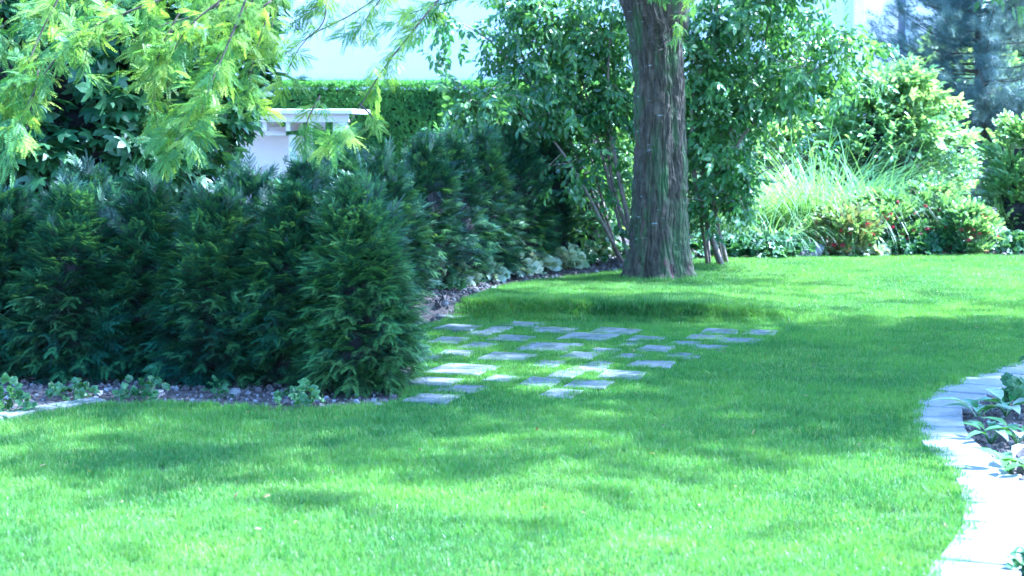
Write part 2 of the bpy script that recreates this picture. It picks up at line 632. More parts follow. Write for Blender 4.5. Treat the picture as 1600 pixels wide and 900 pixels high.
def p_maple(seed, n=4):
    random.seed(seed)
    mb = MB()
    # outline of a five-lobed leaf, tip along +Y
    out = [(0, 0), (.26, -.12), (.50, -.10), (.34, .10), (.60, .34), (.66, .58), (.40, .44), (.24, .42), (.22, .68), (0, 1.02)]
    out = out + [(-x, y) for x, y in out[-2:0:-1]]
    for j in range(n):
        S = random.uniform(0.09, 0.14)
        a = j * 2.4 + random.uniform(-.3, .3)
        o = Vector((0, 0.045 * j, 0))
        d = Vector((math.sin(a), 0.6 + 0.2 * math.cos(a), 0.4 * math.cos(a) - 0.25)).normalized()
        up = (Vector((0, 0.2, 1)) + rv(0.25))
        up = (up - d * up.dot(d)).normalized()
        sd = d.cross(up)
        st = o + d * 0.07
        cen = st + d * (S * 0.3) + up * (-0.02 * S)
        v = [cen]
        for x, y in out:
            v.append(st + sd * (x * S) + d * (y * S) - up * (S * (0.22 * x * x + 0.28 * y * y)))
        m_ = len(out)
        f = [(0, 1 + (k + 1) % m_, 1 + k) for k in range(m_)]
        mb.add(v, f, 0)
        mb.add([o - sd * 0.0015, o + sd * 0.0015, st], [(0, 1, 2)], 1)
    return proto("maple_shoot", mb.v, mb.f, [M_maple, M_twig], mb.m)


def p_grass(seed, n, rad, hmin, hmax, wd):
    random.seed(seed)
    mb = MB()
    for _ in range(n):
        r, a = rad * math.sqrt(random.random()), random.uniform(0, 6.283)
        h = random.uniform(hmin, hmax) * (0.75 + 0.25 * random.random())
        blade(mb, (r * math.cos(a), r * math.sin(a), -0.004), random.uniform(0, 6.283), h, random.uniform(0.7, 1.2) * wd, abs(random.gauss(0.8, 0.6)),
              1 if random.random() < 0.2 else 0, 3, 1.0, random.uniform(0, 6.28))
    return proto("grass_tuft", mb.v, mb.f, [M_grass, M_grass2], mb.m)


def p_needles(seed, n, L, material, wd=0.0022):
    random.seed(seed)
    mb = MB()
    for k in range(n):
        t = k / n
        c = Vector((0, 0.14 * t, 0))
        a = k * 2.399
        d = Vector((math.cos(a), 0.55 + 0.8 * t, math.sin(a))).normalized() * L * random.uniform(.8, 1.1)
        s_ = d.cross(rv()).normalized() * wd
        mb.add([c - s_, c + s_, c + d], [(0, 1, 2)], 0)
    mb.add([(-.003, 0, 0), (.003, 0, 0), (0, .16, 0)], [(0, 1, 2)], 1)
    return proto("needle_tuft", mb.v, mb.f, [material, M_twig], mb.m)


def p_thuja(seed):
    random.seed(seed)
    mb = MB()
    for k in range(9):
        a = random.gauss(0, 0.5)
        b = random.gauss(0, 0.45)
        d = Vector((math.sin(a), math.cos(a), b))
        leaf_shape(mb, (random.gauss(0, .012), random.uniform(0, .02), random.gauss(0, .012)), d, rv(), random.uniform(.035, .06), random.uniform(.012, .02), 0, 0.2, 0.1, 2)
    return proto("hedge_spray", mb.v, mb.f, [M_thuja])


def p_flower(seed):
    random.seed(seed)
    mb = MB()
    for k in range(5):
        a = k * 1.2566
        leaf_shape(mb, (0, 0, 0), (math.cos(a) * .6, 1, math.sin(a) * .6), (math.cos(a), 0, math.sin(a)), .05, .022, 0, .2, -.2, 2)
    return proto("hanging_flower", mb.v, mb.f, [M_red])


def p_lump(seed, material, name="soil_lump"):
    r = np.random.default_rng(seed)
    ph = [(0, 0, -1)]
    for z, q in ((-.5, .85), (.1, 1.0), (.65, .7)):
        ph += [(q * math.cos(a * 1.0472 + z), q * math.sin(a * 1.0472 + z), z) for a in range(6)]
    ph.append((0, 0, .95))
    v = np.array(ph) * r.uniform(.72, 1.2, (len(ph), 1))
    f = [(0, 1 + (k + 1) % 6, 1 + k) for k in range(6)]
    for l in (1, 7):
        f += [(l + k, l + (k + 1) % 6, l + 6 + (k + 1) % 6, l + 6 + k) for k in range(6)]
    f += [(19, 13 + k, 13 + (k + 1) % 6) for k in range(6)]
    return proto(name, v, f, [material])


YEW = [p_yew(i, i % 2 == 1) for i in range(4)]
GRASS = [p_grass(20 + i, 310, 0.12, 0.022, 0.048, 0.0029) for i in range(6)]
GRASS_S = [p_grass(30 + i, 70, 0.05, 0.018, 0.04, 0.004) for i in range(4)]
GRASS_T = [p_grass(40 + i, 110, 0.08, 0.06, 0.11, 0.0045) for i in range(4)]
LOC = [p_pinnate(50 + i, 13, 0.17, 0.036, 0.0165, M_locust, 5, 0.15) for i in range(3)]
LOCG = [p_pinnate(60 + i, 11, 0.14, 0.034, 0.0165, M_gold, 5, 0.12) for i in range(3)]
LOCX = [p_pinnate(70 + i, 9, 0.17, 0.032, 0.016, M_locust, 9, 0.24) for i in range(2)]
MAPLE = [p_maple(80 + i) for i in range(3)]
SHRUB = [p_twigleaf(90 + i, 6, 0.095, 0.046, 0.034, M_shrub, 0.35, 0.5) for i in range(3)]
LIGHT = [p_twigleaf(100 + i, 7, 0.085, 0.045, 0.03, M_light, 0.3, 0.15) for i in range(3)]
SMALL = [p_twigleaf(110 + i, 9, 0.04, 0.02, 0.018, M_light, 0.2, 0.0, True) for i in range(3)]
REDL = [p_twigleaf(120 + i, 9, 0.04, 0.02, 0.018, M_redleaf, 0.2, 0.0, True) for i in range(2)]
MAUVE = [p_twigleaf(130 + i, 12, 0.02, 0.014, 0.01, M_mauve, 0.2, 0.0, True) for i in range(2)]
VAR = [p_twigleaf(140 + i, 3, 0.055, 0.046, 0.014, M_varieg, 0.2, 0.0, True, 0.15) for i in range(3)]
GRD = [p_twigleaf(150 + i, 3, 0.05, 0.05, 0.012, M_ground, 0.25, 0.0, True, 0.15) for i in range(3)]
PINE = [p_needles(160 + i, 46, 0.11, M_pine) for i in range(2)]
THUJA = [p_thuja(170 + i) for i in range(3)]
FLOWER = [p_flower(180 + i) for i in range(2)]
LUMPS = [p_lump(190 + i, M_crumb) for i in range(4)] + [p_lump(196, M_chip)]
random.seed(11)

# ------------------------------------------------------------------ ground, lawn, beds
FAR = [(-600, 0), (-60, 600)]


def build_ground():
    xs = np.concatenate([[-400, -120, -50, -25], np.linspace(-14, 14, 141), [25, 50, 120, 400]])
    ys = np.concatenate([[-100, -20, 0], np.linspace(4, 26, 177), np.array([28, 31, 36, 45, 70, 150, 500])])
    X, Y = np.meshgrid(xs, ys)
    Z = H(X, Y) - 0.012
    Z = Z - 0.22 * (inside(LAWN, X, Y) & (edge_dist(X, Y, LAWN) > 0.3))
    v = np.stack([X, Y, Z], -1).reshape(-1, 3)
    nx = len(xs)
    f = [(j * nx + i, j * nx + i + 1, (j + 1) * nx + i + 1, (j + 1) * nx + i) for j in range(len(ys) - 1) for i in range(nx - 1)]
    o = obj("ground", v, f, M_soil, None, True)
    tag(o, "bare brown garden soil under the beds and hedges", None, None, "structure")



def poly_px(pts):
    return [G(*p) for p in pts]


# left edge of the mown path: ground points, near to far
PATH_L = [(1.18, 5.2), (1.5, 6.03), (1.78, 6.68), (1.885, 7.12), (1.955, 7.5), (1.995, 7.93), (2.015, 8.3), (2.045, 8.62), (2.12, 9.05), (2.30, 9.66), (2.72, 10.4), (3.3, 11.2), (4.2, 12.1), (5.6, 12.9), (8, 13.6)]
LAWN = poly_px([(-900, 700), (-200, 668), (0, 657), (60, 647), (130, 638), (260, 635), (440, 642), (560, 640), (632, 632), (660, 600), (665, 560), (640, 520), (700, 506), (740, 494), (790, 466),
                (850, 446), (910, 436), (980, 427), (1060, 412), (1150, 406), (1300, 403), (1450, 402), (1800, 404), (2300, 420)]) + [(9.5, 14.2)] + PATH_L[::-1] + [(0.6, 3.8), (-6, 3.5)]
LAWN_A = np.array(LAWN)


def inside(poly, x, y):
    x = np.asarray(x)
    y = np.asarray(y)
    r = np.zeros(x.shape, bool)
    n = len(poly)
    for i in range(n):
        x0, y0 = poly[i]
        x1, y1 = poly[(i + 1) % n]
        if y0 == y1:
            continue
        c = ((y0 > y) != (y1 > y)) & (x < (x1 - x0) * (y - y0) / (y1 - y0) + x0)
        r ^= c
    return r


def build_lawn_sheet():
    s = 0.1
    xs = np.arange(-12, 12, s)
    ys = np.arange(3.5, 21, s)
    X, Y = np.meshgrid(xs, ys)
    ok = inside(LAWN, X + s / 2, Y + s / 2)
    nx = len(xs)
    vid = -np.ones(X.size, int)
    f = []
    v = []

    def vi(k):
        if vid[k] < 0:
            vid[k] = len(v)
            x, y = X.flat[k], Y.flat[k]
            v.append((x, y, HH.flat[k]))
        return int(vid[k])
    HH = H(X, Y) - 0.004
    for j, i in zip(*np.nonzero(ok)):
        if j + 1 < len(ys) and i + 1 < nx:
            k = j * nx + i
            f.append((vi(k), vi(k + 1), vi(k + nx + 1), vi(k + nx)))
    o = obj("lawn", v, f, M_turf, None, True)
    tag(o, "mown green lawn between the hedge, the tree and the curving path", None, None, "structure")
    return o


build_lawn_sheet()

# stepping stones set in the grass: centre x, centre y, visible width in the photograph
STONES = [(819, 508, 55), (862, 515, 62), (961, 516, 60), (919, 526, 70), (800, 530, 52), (750, 523, 30), (776, 517, 26), (702, 533, 42), (717, 515, 52),
          (747, 541, 34), (715, 552, 50), (857, 543, 80), (793, 560, 66), (721, 579, 86), (675, 599, 64), (787, 593, 44), (844, 601, 42), (917, 578, 46),
          (943, 549, 34), (984, 537, 24), (984, 558, 36), (972, 588, 56), (920, 603, 54), (874, 616, 44), (724, 609, 66), (676, 624, 66), (854, 571, 34),
          (940, 569, 24), (883, 588, 30), (909, 559, 40), (1011, 528, 48), (1024, 546, 42), (1070, 535, 42), (1069, 556, 42), (1018, 571, 58), (1102, 526, 46),
          (1125, 517, 48), (1108, 543, 44), (1154, 531, 56), (1189, 518, 42), (668, 558, 40), (662, 578, 38), (672, 506, 44), (709, 497, 44)]
patio = obj("stepping_stone_paving", [(0, 0, 0), (.01, 0, 0), (0, .01, 0)], [(0, 1, 2)], M_soil)
patio.location = (0.4, 11.5, Hs(0.4, 11.5) - 0.03)
tag(patio, "uneven grey stepping stones with grass growing in the joints", None, None, "structure")
SLABS = []
for i, (px, py, pw) in enumerate(STONES):
    gx, gy = G(px, py, 0.02)
    if any(math.hypot(gx - q[0], (gy + .03 - q[1]) * .9) < (q[2] + pw * gy / F / 2) * .93 for q in SLABS): continue
    ppm = F / gy
    sw = pw / ppm + 0.045
    sd = min(0.44, max(0.3, sw * 1.1)) * random.uniform(0.9, 1.05)
    rz = R(-19) + random.gauss(0, 0.02)
    if i >= 42:
        rz = R(38)
    mb = MB()
    mb.box((0, 0, 0), (sw, sd, 0.06), 0, 0, 0.008, 0.014)
    o = mb.build("paving_slab", M_slab)
    o.parent = patio
    o.location = (gx - patio.location.x, gy + 0.03 - patio.location.y, Hs(gx, gy) - (0.012 if i < 42 else 0.045) + random.uniform(-.005, .005) - patio.location.z)
    o.rotation_euler = (random.gauss(0, .012), random.gauss(0, .012), rz)
    SLABS.append((gx, gy + 0.03, sw / 2, sd / 2, rz))


def on_slab(x, y, grow=0.0):
    r = np.zeros(x.shape, bool)
    for gx, gy, hw, hd, rz in SLABS:
        c, s = math.cos(rz), math.sin(rz)
        u = (x - gx) * c + (y - gy) * s
        w_ = -(x - gx) * s + (y - gy) * c
        r |= (np.abs(u) < hw + grow) & (np.abs(w_) < hd + grow)
    return r


def edge_dist(x, y, poly):
    d = np.full(x.shape, 99.0)
    p = np.array(poly)
    for a, b in zip(p, np.roll(p, -1, 0)):
        ab = b - a
        L = (ab ** 2).sum() + 1e-9
        t = np.clip(((x - a[0]) * ab[0] + (y - a[1]) * ab[1]) / L, 0, 1)
        d = np.minimum(d, np.hypot(x - a[0] - t * ab[0], y - a[1] - t * ab[1]))
    return d


build_ground()


def nearest_slab_zone(x, y):
    """1 inside the paved area"""
    d = np.full(x.shape, 9.0)
    for gx, gy, hw, hd, rz in SLABS:
        d = np.minimum(d, np.hypot(x - gx, y - gy) - 0.2)
    return d


def grass():
    s = 0.105
    xs = np.arange(-7.5, 8.0, s)
    ys = np.arange(5.0, 20.5, s)
    X, Y = np.meshgrid(xs, ys)
    X = X + rng.uniform(-.5, .5, X.shape) * s
    Y = Y + rng.uniform(-.5, .5, Y.shape) * s
    vis = np.abs(X) < 0.36 * Y + 0.5
    X, Y = X[vis], Y[vis]
    ok = inside(LAWN, X, Y)
    X, Y = X[ok], Y[ok]
    zone = nearest_slab_zone(X, Y) < 0.16
    zone &= ~((Y > 13.42) & (X > -0.7))
    # main lawn
    a = ~zone
    lip = np.hypot(X - 1.4, Y - 16.6) < 0.6
    lip |= (Y > 13.42) & (Y < 13.85 + 0.4 * np.clip(X, 0, 9) * 0.4) & (X > -0.8) & (X < 2.6)
    keep = a & ~lip
    pat = waves(55, 9, 1.6)(np.stack([X, Y, X * 0], -1))
    h = 1 + 0.16 * pat + rng.normal(0, .12, X.shape) + 0.25 * sstep(15, 12, Y) * 0
    far = 1 + 0.25 * sstep(12, 18, Y)

    def put(name, P_, x, y, sc, scz, label):
        n = len(x)
        rot = np.stack([rng.normal(0, .05, n), rng.normal(0, .05, n), rng.uniform(0, 6.28, n)], -1)
        scl = np.stack([sc, sc, scz], -1)
        o = scatter(name, None, P_, np.stack([x, y, H(x, y)], -1), rot, scl)
        tag(o, label, None, None, "stuff")
    put("lawn_grass", GRASS, X[keep], Y[keep], far[keep], h[keep], "short mown lawn grass")
    l = a & lip
    put("long_grass", GRASS_T, X[l], Y[l], np.ones(l.sum()), np.clip(h[l], .7, 1.3) * 0.75, "longer uncut grass round the trunk and along the lawn step")
    # between the slabs, and tufts at the borders
    n = 12000
    x = rng.uniform(-1.5, 2.6, n)
    y = rng.uniform(9.2, 13.9, n)
    ok = inside(LAWN, x, y) & ~on_slab(x, y, -0.04) & (nearest_slab_zone(x, y) < 0.25)
    x, y = x[ok], y[ok]
    put("joint_grass", GRASS_S, x, y, rng.uniform(.8, 1.3, len(x)), rng.uniform(.8, 1.45, len(x)), "fine grass growing in the joints between stepping stones")
    n = 2600
    x = rng.uniform(-.95, 3.3, n)
    y = 13.62 + 0.05 * np.sin(x * 3) + sstep(1.8, 3.4, x) * 1.2 + rng.normal(0.0, .07, n)
    ok = inside(LAWN, x, y) & ~on_slab(x, y, 0.0)
    x, y = x[ok], y[ok]
    put("bank_grass", GRASS_T, x, y, rng.uniform(.7, 1.1, len(x)), rng.uniform(.4, .8, len(x)) * (1 - .55 * sstep(1.4, 2.8, x)), "thick overhanging grass on the little bank behind the stepping stones")
    # ragged rim of the lawn
    rim = []
    pp = LAWN + [LAWN[0]]
    for (x0, y0), (x1, y1) in zip(pp, pp[1:]):
        d = math.hypot(x1 - x0, y1 - y0)
        if min(y0, y1) < 4.5 or max(abs(x0), abs(x1)) > 9: continue
        for k in range(int(d / 0.035)):
            t = random.random()
            rim.append((x0 + (x1 - x0) * t + random.gauss(0, .018), y0 + (y1 - y0) * t + random.gauss(0, .018)))
    rim = np.array(rim)
    put("rim_grass", GRASS_S, rim[:, 0], rim[:, 1], rng.uniform(.8, 1.4, len(rim)), rng.uniform(.9, 1.9, len(rim)), "ragged grass along the rim of the lawn")


grass()

# ------------------------------------------------------------------ curving path of concrete slabs
path_bed = obj("garden_path", [(0, 0, 0), (.01, 0, 0), (0, .01, 0)], [(0, 1, 2)], M_soil)
tag(path_bed, "narrow curving path of pale slabs edging the lawn on the right", None, None, "structure")
pl = curve_pts([(x, y, 0) for x, y in PATH_L], 400)
cum = [0.0]
for a, b in zip(pl, pl[1:]):
    cum.append(cum[-1] + (b - a).length)


def at_len(s):
    i = int(np.searchsorted(cum, s))
    i = max(1, min(len(pl) - 1, i))
    t = (s - cum[i - 1]) / (cum[i] - cum[i - 1])
    p = pl[i - 1].lerp(pl[i], t)
    d = (pl[i] - pl[i - 1]).normalized()
    return p, Vector((d.y, -d.x, 0))


s = 0.0
k = 0
while s < cum[-1] - 1.0:
    L = random.choice([0.29, 0.31, 0.33, 0.30, 0.2])
    a0, n0 = at_len(s + 0.01)
    a1, n1 = at_len(s + L - 0.01)
    Wd = 0.262 + 0.04 * (1 if a0.y < 7.6 or a0.y > 9.3 else 0)
    j = random.uniform(-.006, .006)
    q = [a0 + n0 * j, a0 + n0 * Wd, a1 + n1 * Wd, a1 + n1 * j]
    c = sum(q, Vector()) / 4
    zt = Hs(c.x, c.y) + 0.012 + random.uniform(-.003, .003)
    v = [(p.x, p.y, zt - 0.06) for p in q] + [(p.x, p.y, zt - 0.006) for p in q] + [(p.x + (c.x - p.x) * .03, p.y + (c.y - p.y) * .03, zt) for p in q]
    f = [(3, 2, 1, 0), (8, 9, 10, 11)]
    for l in (0, 4):
        f += [(l + i, l + (i + 1) % 4, l + 4 + (i + 1) % 4, l + 4 + i) for i in range(4)]
    obj("path_slab", v, f, M_pathslab, path_bed)
    s += L
    k += 1

# low edging stones along the front left bed and at the back left bed
edging = obj("bed_edging", [(0, 0, 0), (.01, 0, 0), (0, .01, 0)], [(0, 1, 2)], M_soil)
edging.location = (-2.5, 9.2, -0.05)
tag(edging, "flat grey edging stones between the hedge bed and the lawn at the left", None, None, "structure")
ec = curve_pts([(*G(*p), 0) for p in [(-260, 690), (-60, 668), (30, 653), (80, 644), (130, 636), (150, 633)]], 8)
for a, b in zip(ec, ec[1:]):
    mb = MB()
    d = (b - a)
    c = (a + b) / 2 + Vector((0.02, 0.05, 0))
    mb.box((0, 0, 0), (d.length - 0.01, 0.12, 0.06), 0, 0, 0.006, 0.008)
    o = mb.build("edging_stone", M_slab, edging)
    o.location = (c.x - edging.location.x, c.y - edging.location.y, Hs(c.x, c.y) + 0.0 - edging.location.z)
    o.rotation_euler = (0, 0, math.atan2(d.y, d.x))


# ------------------------------------------------------------------ loose soil
def soil_bits():
    regs = [(-6.5, -0.3, 9.0, 10.6, 5200, .011), (-1.6, 2.2, 12.8, 19.6, 5200, .016), (2.1, 5.0, 6.0, 11.0, 6500, .012), (-.8, 8, 18.0, 21.0, 3500, .02)]
    pos, sc = [], []
    for x0, x1, y0, y1, n, s_ in regs:
        x = rng.uniform(x0, x1, n)
        y = rng.uniform(y0, y1, n)
        ok = ~inside(LAWN, x, y)
        px = np.interp(y, [p[1] for p in PATH_L], [p[0] for p in PATH_L])
        ok &= ~((x > px - 0.02) & (x < px + 0.27) & (y < 13))
        x, y = x[ok], y[ok]
        pos.append(np.stack([x, y, H(x, y) - 0.006], -1))
        sc.append(s_ * rng.lognormal(-.25, .55, len(x)))
    pos = np.concatenate(pos)
    sc = np.concatenate(sc)
    sc = np.minimum(sc, 0.05)
    rot = rng.uniform(0, 6.28, (len(pos), 3))
    o = scatter("soil_crumbs", None, LUMPS, pos, rot, sc)
    tag(o, "crumbs of dry soil and small stones on the beds", None, None, "stuff")


soil_bits()


# ------------------------------------------------------------------ the big tree
def vnoise(u, v, nu, seed):
    """value noise, periodic in u (0..1) with nu cells"""
    r = np.random.default_rng(seed)
    T = r.uniform(-1, 1, (nu, 512))
    x = (u % 1) * nu
    i = np.floor(x).astype(int)
    fx = x - i
    fx = fx * fx * (3 - 2 * fx)
    j = np.floor(v).astype(int)
    fy = v - j
    fy = fy * fy * (3 - 2 * fy)
    j = j % 511
    a = T[i % nu, j] * (1 - fx) + T[(i + 1) % nu, j] * fx
    b = T[i % nu, j + 1] * (1 - fx) + T[(i + 1) % nu, j + 1] * fx
    return a * (1 - fy) + b * fy


TX, TY = G(1027, 443)
tree = empty("honey_locust_tree", (TX, TY, 0), "large old tree with furrowed mossy trunk standing on the lawn, feathery yellow-green boughs hanging left", "tree")


def trunk():
    nu, nv = 300, 420
    zt = 3.1
    u = np.linspace(0, 1, nu, endpoint=False)
    z = np.linspace(-0.15, zt, nv)
    U, Zz = np.meshgrid(u, z)
    A = U * 2 * math.pi
    # half widths (px -> m at this distance)
    cx = np.interp(z, [-.15, 0.1, 0.5, 1.3, 2.0, 2.4, 3.1], [-.02, -0.01, .012, .02, .0, -.045, -.20])[:, None]
    rw = np.interp(z, [-.15, 0.0, 0.12, 0.35, 0.8, 1.3, 1.9, 2.4, 3.1], [.49, .40, .335, .295, .27, .252, .245, .252, .29])[:, None]
    # two fused stems: narrower lobe on the right
    lob = 1 - 0.10 * np.exp(-((A - 5.25) / 0.16) ** 2) - 0.07 * np.exp(-((A - 1.6) / 0.3) ** 2)
    root = 1 + 0.2 * np.exp(-np.clip(Zz, 0, 9) / 0.2) * np.cos(A * 5 + 0.6)
    warp = vnoise(U, Zz * 1.6, 8, 1) * 0.022 + vnoise(U, Zz * 5, 14, 2) * 0.007
    n1 = vnoise(U + warp, Zz * 2.9, 40, 3) * .8 + vnoise(U + warp, Zz * 8, 84, 9) * .45
    n2 = vnoise(U + warp * 1.3, Zz * 9, 52, 4)
    ridge = 1 - np.abs(n1) * 1.9
    plates = vnoise(U + warp, Zz * 14, 26, 6)
    bark = 0.028 * np.clip(np.abs(n1) * 2.6, 0, 1) ** .55 + 0.011 * np.abs(n2) + 0.012 * plates + 0.004 * vnoise(U, Zz * 40, 110, 5)
    rr = rw * lob * root + bark - 0.034
    X = cx + rr * np.cos(A)
    Y = rr * 0.92 * np.sin(A)
    v = np.stack([X, Y, Zz], -1).reshape(-1, 3)
    f = [(j * nu + i, j * nu + (i + 1) % nu, (j + 1) * nu + (i + 1) % nu, (j + 1) * nu + i) for j in range(nv - 1) for i in range(nu)]
    obj("trunk", v, f, M_bark, tree, True)


trunk()


def limb(pts, r0, r1, name="limb", n=12, m=None):
    c = curve_pts(pts, 4 * len(pts))
    mb = MB()
    k = len(c)
    rad = [r0 + (r1 - r0) * i / (k - 1) for i in range(k)]
    mb.tube(c, rad, n)
    o = mb.build(name, m or M_bark, tree, True)
    return c


def T(x, y, z):
    return (x - TX, y - TY, z)


# fork above the frame: left limb and right limb, side limbs to every side
limb([(-.10, 0, 2.75), (-.22, 0, 3.4), (-.6, -.6, 4.6), (-1.2, -1.2, 6.2), (-1.5, -1.8, 8.2)], .22, .05)
limb([(.08, .02, 2.45), (.16, .0, 3.1), (.4, .2, 4.4), (.7, .5, 6.5), (.8, .6, 8.6)], .20, .05)
limb([(-.3, -.1, 3.5), (-1.6, -1.6, 4.0), (-3.4, -3.6, 4.1), (-5.3, -5.6, 3.6)], .13, .03)
limb([(.05, -.1, 3.4), (.4, -2.0, 4.4), (.4, -4.2, 5.0), (.2, -6.0, 4.9)], .13, .03)
limb([(-.4, 0, 4.2), (-2.4, .2, 4.9), (-4.6, .3, 5.2), (-6.4, .2, 4.9)], .12, .03)
limb([(.3, 0, 3.9), (2.0, -1.2, 4.8), (3.6, -2.6, 5.2), (4.6, -3.8, 5.0)], .12, .03)
limb([(.4, .2, 4.4), (1.8, 1.4, 5.4), (3.0, 2.4, 5.9)], .1, .03)
limb([(-.6, -.6, 4.8), (-2.2, -3.2, 5.8), (-3.2, -5.4, 6.0)], .1, .03)
# knob of small shoots in the fork
mb = MB()
for i in range(26):
    a = random.uniform(0, 6.28)
    o = Vector((random.uniform(-.06, .14), -.24 + random.uniform(-.03, .03), 2.32 + random.uniform(-.1, .16)))
    d = Vector((math.cos(a) * .6, -.8, math.sin(a) * .6 + .2)).normalized()
    mb.tube([o, o + d * .07 + rv(.01), o + d * .14 + rv(.02)], [.006, .004, .002], 4)
mb.build("twig_burr", M_twig, tree)


def shade_crown():
    """leaf masses carried over the lawn, all of it above the frame; unseen, shaped and filled out to set shade and sun patches"""
    pos = []
    # (x, y, z, r, n) clouds of shoots, out of view, placed by where their shade falls
    clouds = []
    r_ = random.Random(5)
    for _ in range(74):
        a = r_.uniform(0, 6.283)
        q = math.sqrt(r_.random())
        x = 2.3 + math.cos(a) * q * 6.4
        y = 13.3 + math.sin(a) * q * 4.9
        z = 3.9 + r_.random() * 4.4 * (1 - 0.6 * q) + 0.5
        z = max(z, 2.9 + y * 0.068)
        clouds.append((x, y, z, r_.uniform(.7, 1.3)))
    for _ in range(6):  # added out of view to shade the right lawn and path
        clouds.append((r_.uniform(5.2, 9.0), r_.uniform(9.9, 13.2), r_.uniform(4.2, 6.5), r_.uniform(.8, 1.2)))
    for _ in range(13):  # added out of view to shade the stepping stones
        clouds.append((r_.uniform(3.3, 6.0), r_.uniform(10.2, 14.2), r_.uniform(4.2, 5.6), r_.uniform(.55, .9)))
    for _ in range(18):  # added out of view to shade the upper part of the path
        clouds.append((r_.uniform(5.4, 7.8), r_.uniform(9.5, 11.6), r_.uniform(4.4, 6), r_.uniform(.5, .8)))
    clouds = [c for c in clouds if not (c[0] < 1.2 and r_.random() < .45)]  # thinned at the left so sun reaches the hanging boughs
    for x, y, z, r in clouds:
        n = int(73 * r * r)
        p = rng.normal(size=(n, 3)) * np.array([.55, .55, .28]) * r + np.array([x, y, z])
        pos.append(p)
    p = np.concatenate(pos)
    p = p[p[:, 2] > CAM_H + 0.9 + p[:, 1] * 0.072]
    n = len(p)
    az = rng.uniform(0, 6.28, n)
    ax = np.stack([np.cos(az), np.sin(az), rng.normal(-.1, .3, n)], -1)
    nr = rng.normal(0, .35, (n, 3)) + np.array([0, 0, 1])
    p = p - np.array([TX, TY, 0])
    return scatter("shade_crown", tree, LOCX, p, eulers(ax, nr), rng.uniform(.9, 1.5, n))


shade_crown()


def boughs():
    """hanging boughs in view: branchlets as tubes, compound leaves along them"""
    lines = []       # (px, py) control points, distance, density, gold share
    L = [([(720, -40), (668, 20), (628, 70), (596, 112), (562, 168), (536, 205), (512, 225)], 9.6, 34, .45),
         ([(840, -60), (780, -20), (700, 4), (640, 22), (590, 60)], 9.8, 20, .6),
         ([(510, -40), (510, 6), (502, 40), (470, 66), (440, 88)], 10.2, 14, .2),
         ([(640, -50), (590, -5), (540, 28), (480, 60), (450, 110), (455, 128)], 10.4, 16, .2),
         ([(620, -50), (600, -10), (575, 25), (560, 50)], 10.0, 16, .4),
         ([(560, -50), (520, -15), (495, 10), (450, 30)], 10.3, 18, .3),
         ([(740, -40), (700, -8), (670, 10), (650, 40)], 9.9, 14, .5),
         ([(460, -40), (440, 0), (425, 40), (430, 80)], 10.1, 18, .35),
         ([(560, 160), (585, 190), (560, 205)], 9.6, 8, .7),
         ([(500, 150), (480, 190), (476, 225)], 9.6, 9, .8),
         ([(430, -40), (380, 20), (340, 90), (300, 150), (280, 200), (268, 240)], 9.3, 46, .55),
         ([(400, -40), (360, 60), (330, 130), (310, 190), (298, 228)], 9.1, 40, .5),
         ([(420, 20), (400, 80), (390, 130), (402, 170)], 9.6, 22, .4),
         ([(350, -40), (250, 0), (150, 40), (80, 100), (40, 170), (25, 215)], 9.2, 44, .5),
         ([(60, 110), (50, 160), (40, 205), (20, 240)], 9.1, 14, .65),
         ([(300, -30), (200, 20), (100, 60), (30, 120), (-10, 200)], 9.4, 44, .4),
         ([(460, -30), (350, 10), (250, 40), (160, 60), (60, 40)], 9.8, 44, .3),
         ([(200, -40), (100, 0), (20, 30), (-40, 80)], 9.8, 34, .35),
         ([(280, 20), (250, 80), (240, 140), (250, 190)], 9.5, 26, .45),
         ([(100, -20), (60, 60), (40, 110), (10, 160)], 9.3, 30, .4),
         ([(340, -30), (310, 40), (260, 90), (230, 120)], 9.7, 30, .35),
         ([(1110, -60), (1080, -15), (1062, 20), (1060, 55)], 15.9, 14, .3),
         ([(1040, -60), (1060, -20), (1090, 8)], 15.6, 14, .5),
         ([(1000, -60), (1010, -20), (1030, 2)], 15.8, 4, .5),
         ([(1480, -60), (1540, -20), (1600, 20)], 12.0, 8, .9)]
    for _ in range(26):
        x = random.uniform(-60, 420)
        y = random.uniform(-60, 60)
        L.append(([(x + 60, y - 50), (x, y), (x - random.uniform(10, 70), y + random.uniform(40, 90))], random.uniform(9.2, 10.8), 14, .35))
    P1, A1, N1, S1, I1 = [], [], [], [], []
    mb = MB()
    for ctrl, Y, n, gold in L:
        jit = random.uniform(-.15, .15)
        c = curve_pts([P(px, py, Y + jit - 0.06 * k) for k, (px, py) in enumerate(ctrl)], 16)
        mb.tube([Vector(q) - Vector((TX, TY, 0)) for q in c], [.007 - .006 * i / 15 for i in range(16)], 6)
        for k in range(int(n * 1.3)):
            t = random.random() ** .75
            i = min(14, int(t * 15))
            q = c[i].lerp(c[i + 1], random.random())
            tang = (c[i + 1] - c[i]).normalized()
            d = tang * 0.6 + Vector((random.gauss(0, .8), random.gauss(0, .6), random.gauss(-.02, .5)))
            P1.append((q.x - TX + random.gauss(0, .02), q.y - TY + random.gauss(0, .05), q.z + random.gauss(0, .02)))
            A1.append(d)
            N1.append(Vector((0, -.2, 1)) + rv(.35))
            S1.append(random.uniform(.35, .75) * (1 if Y < 12 else .9))
            I1.append(random.randrange(3) + (3 if random.random() < gold * (0.25 + 1.1 * t) else 0))
    mb.build("hanging_twigs", M_twig, tree, True, "stuff")
    # join order in the node tree runs last to first
    scatter("hanging_leaves", tree, LOC + LOCG, np.array(P1), eulers(np.array(A1), np.array(N1)), np.array(S1), np.array(I1))


boughs()


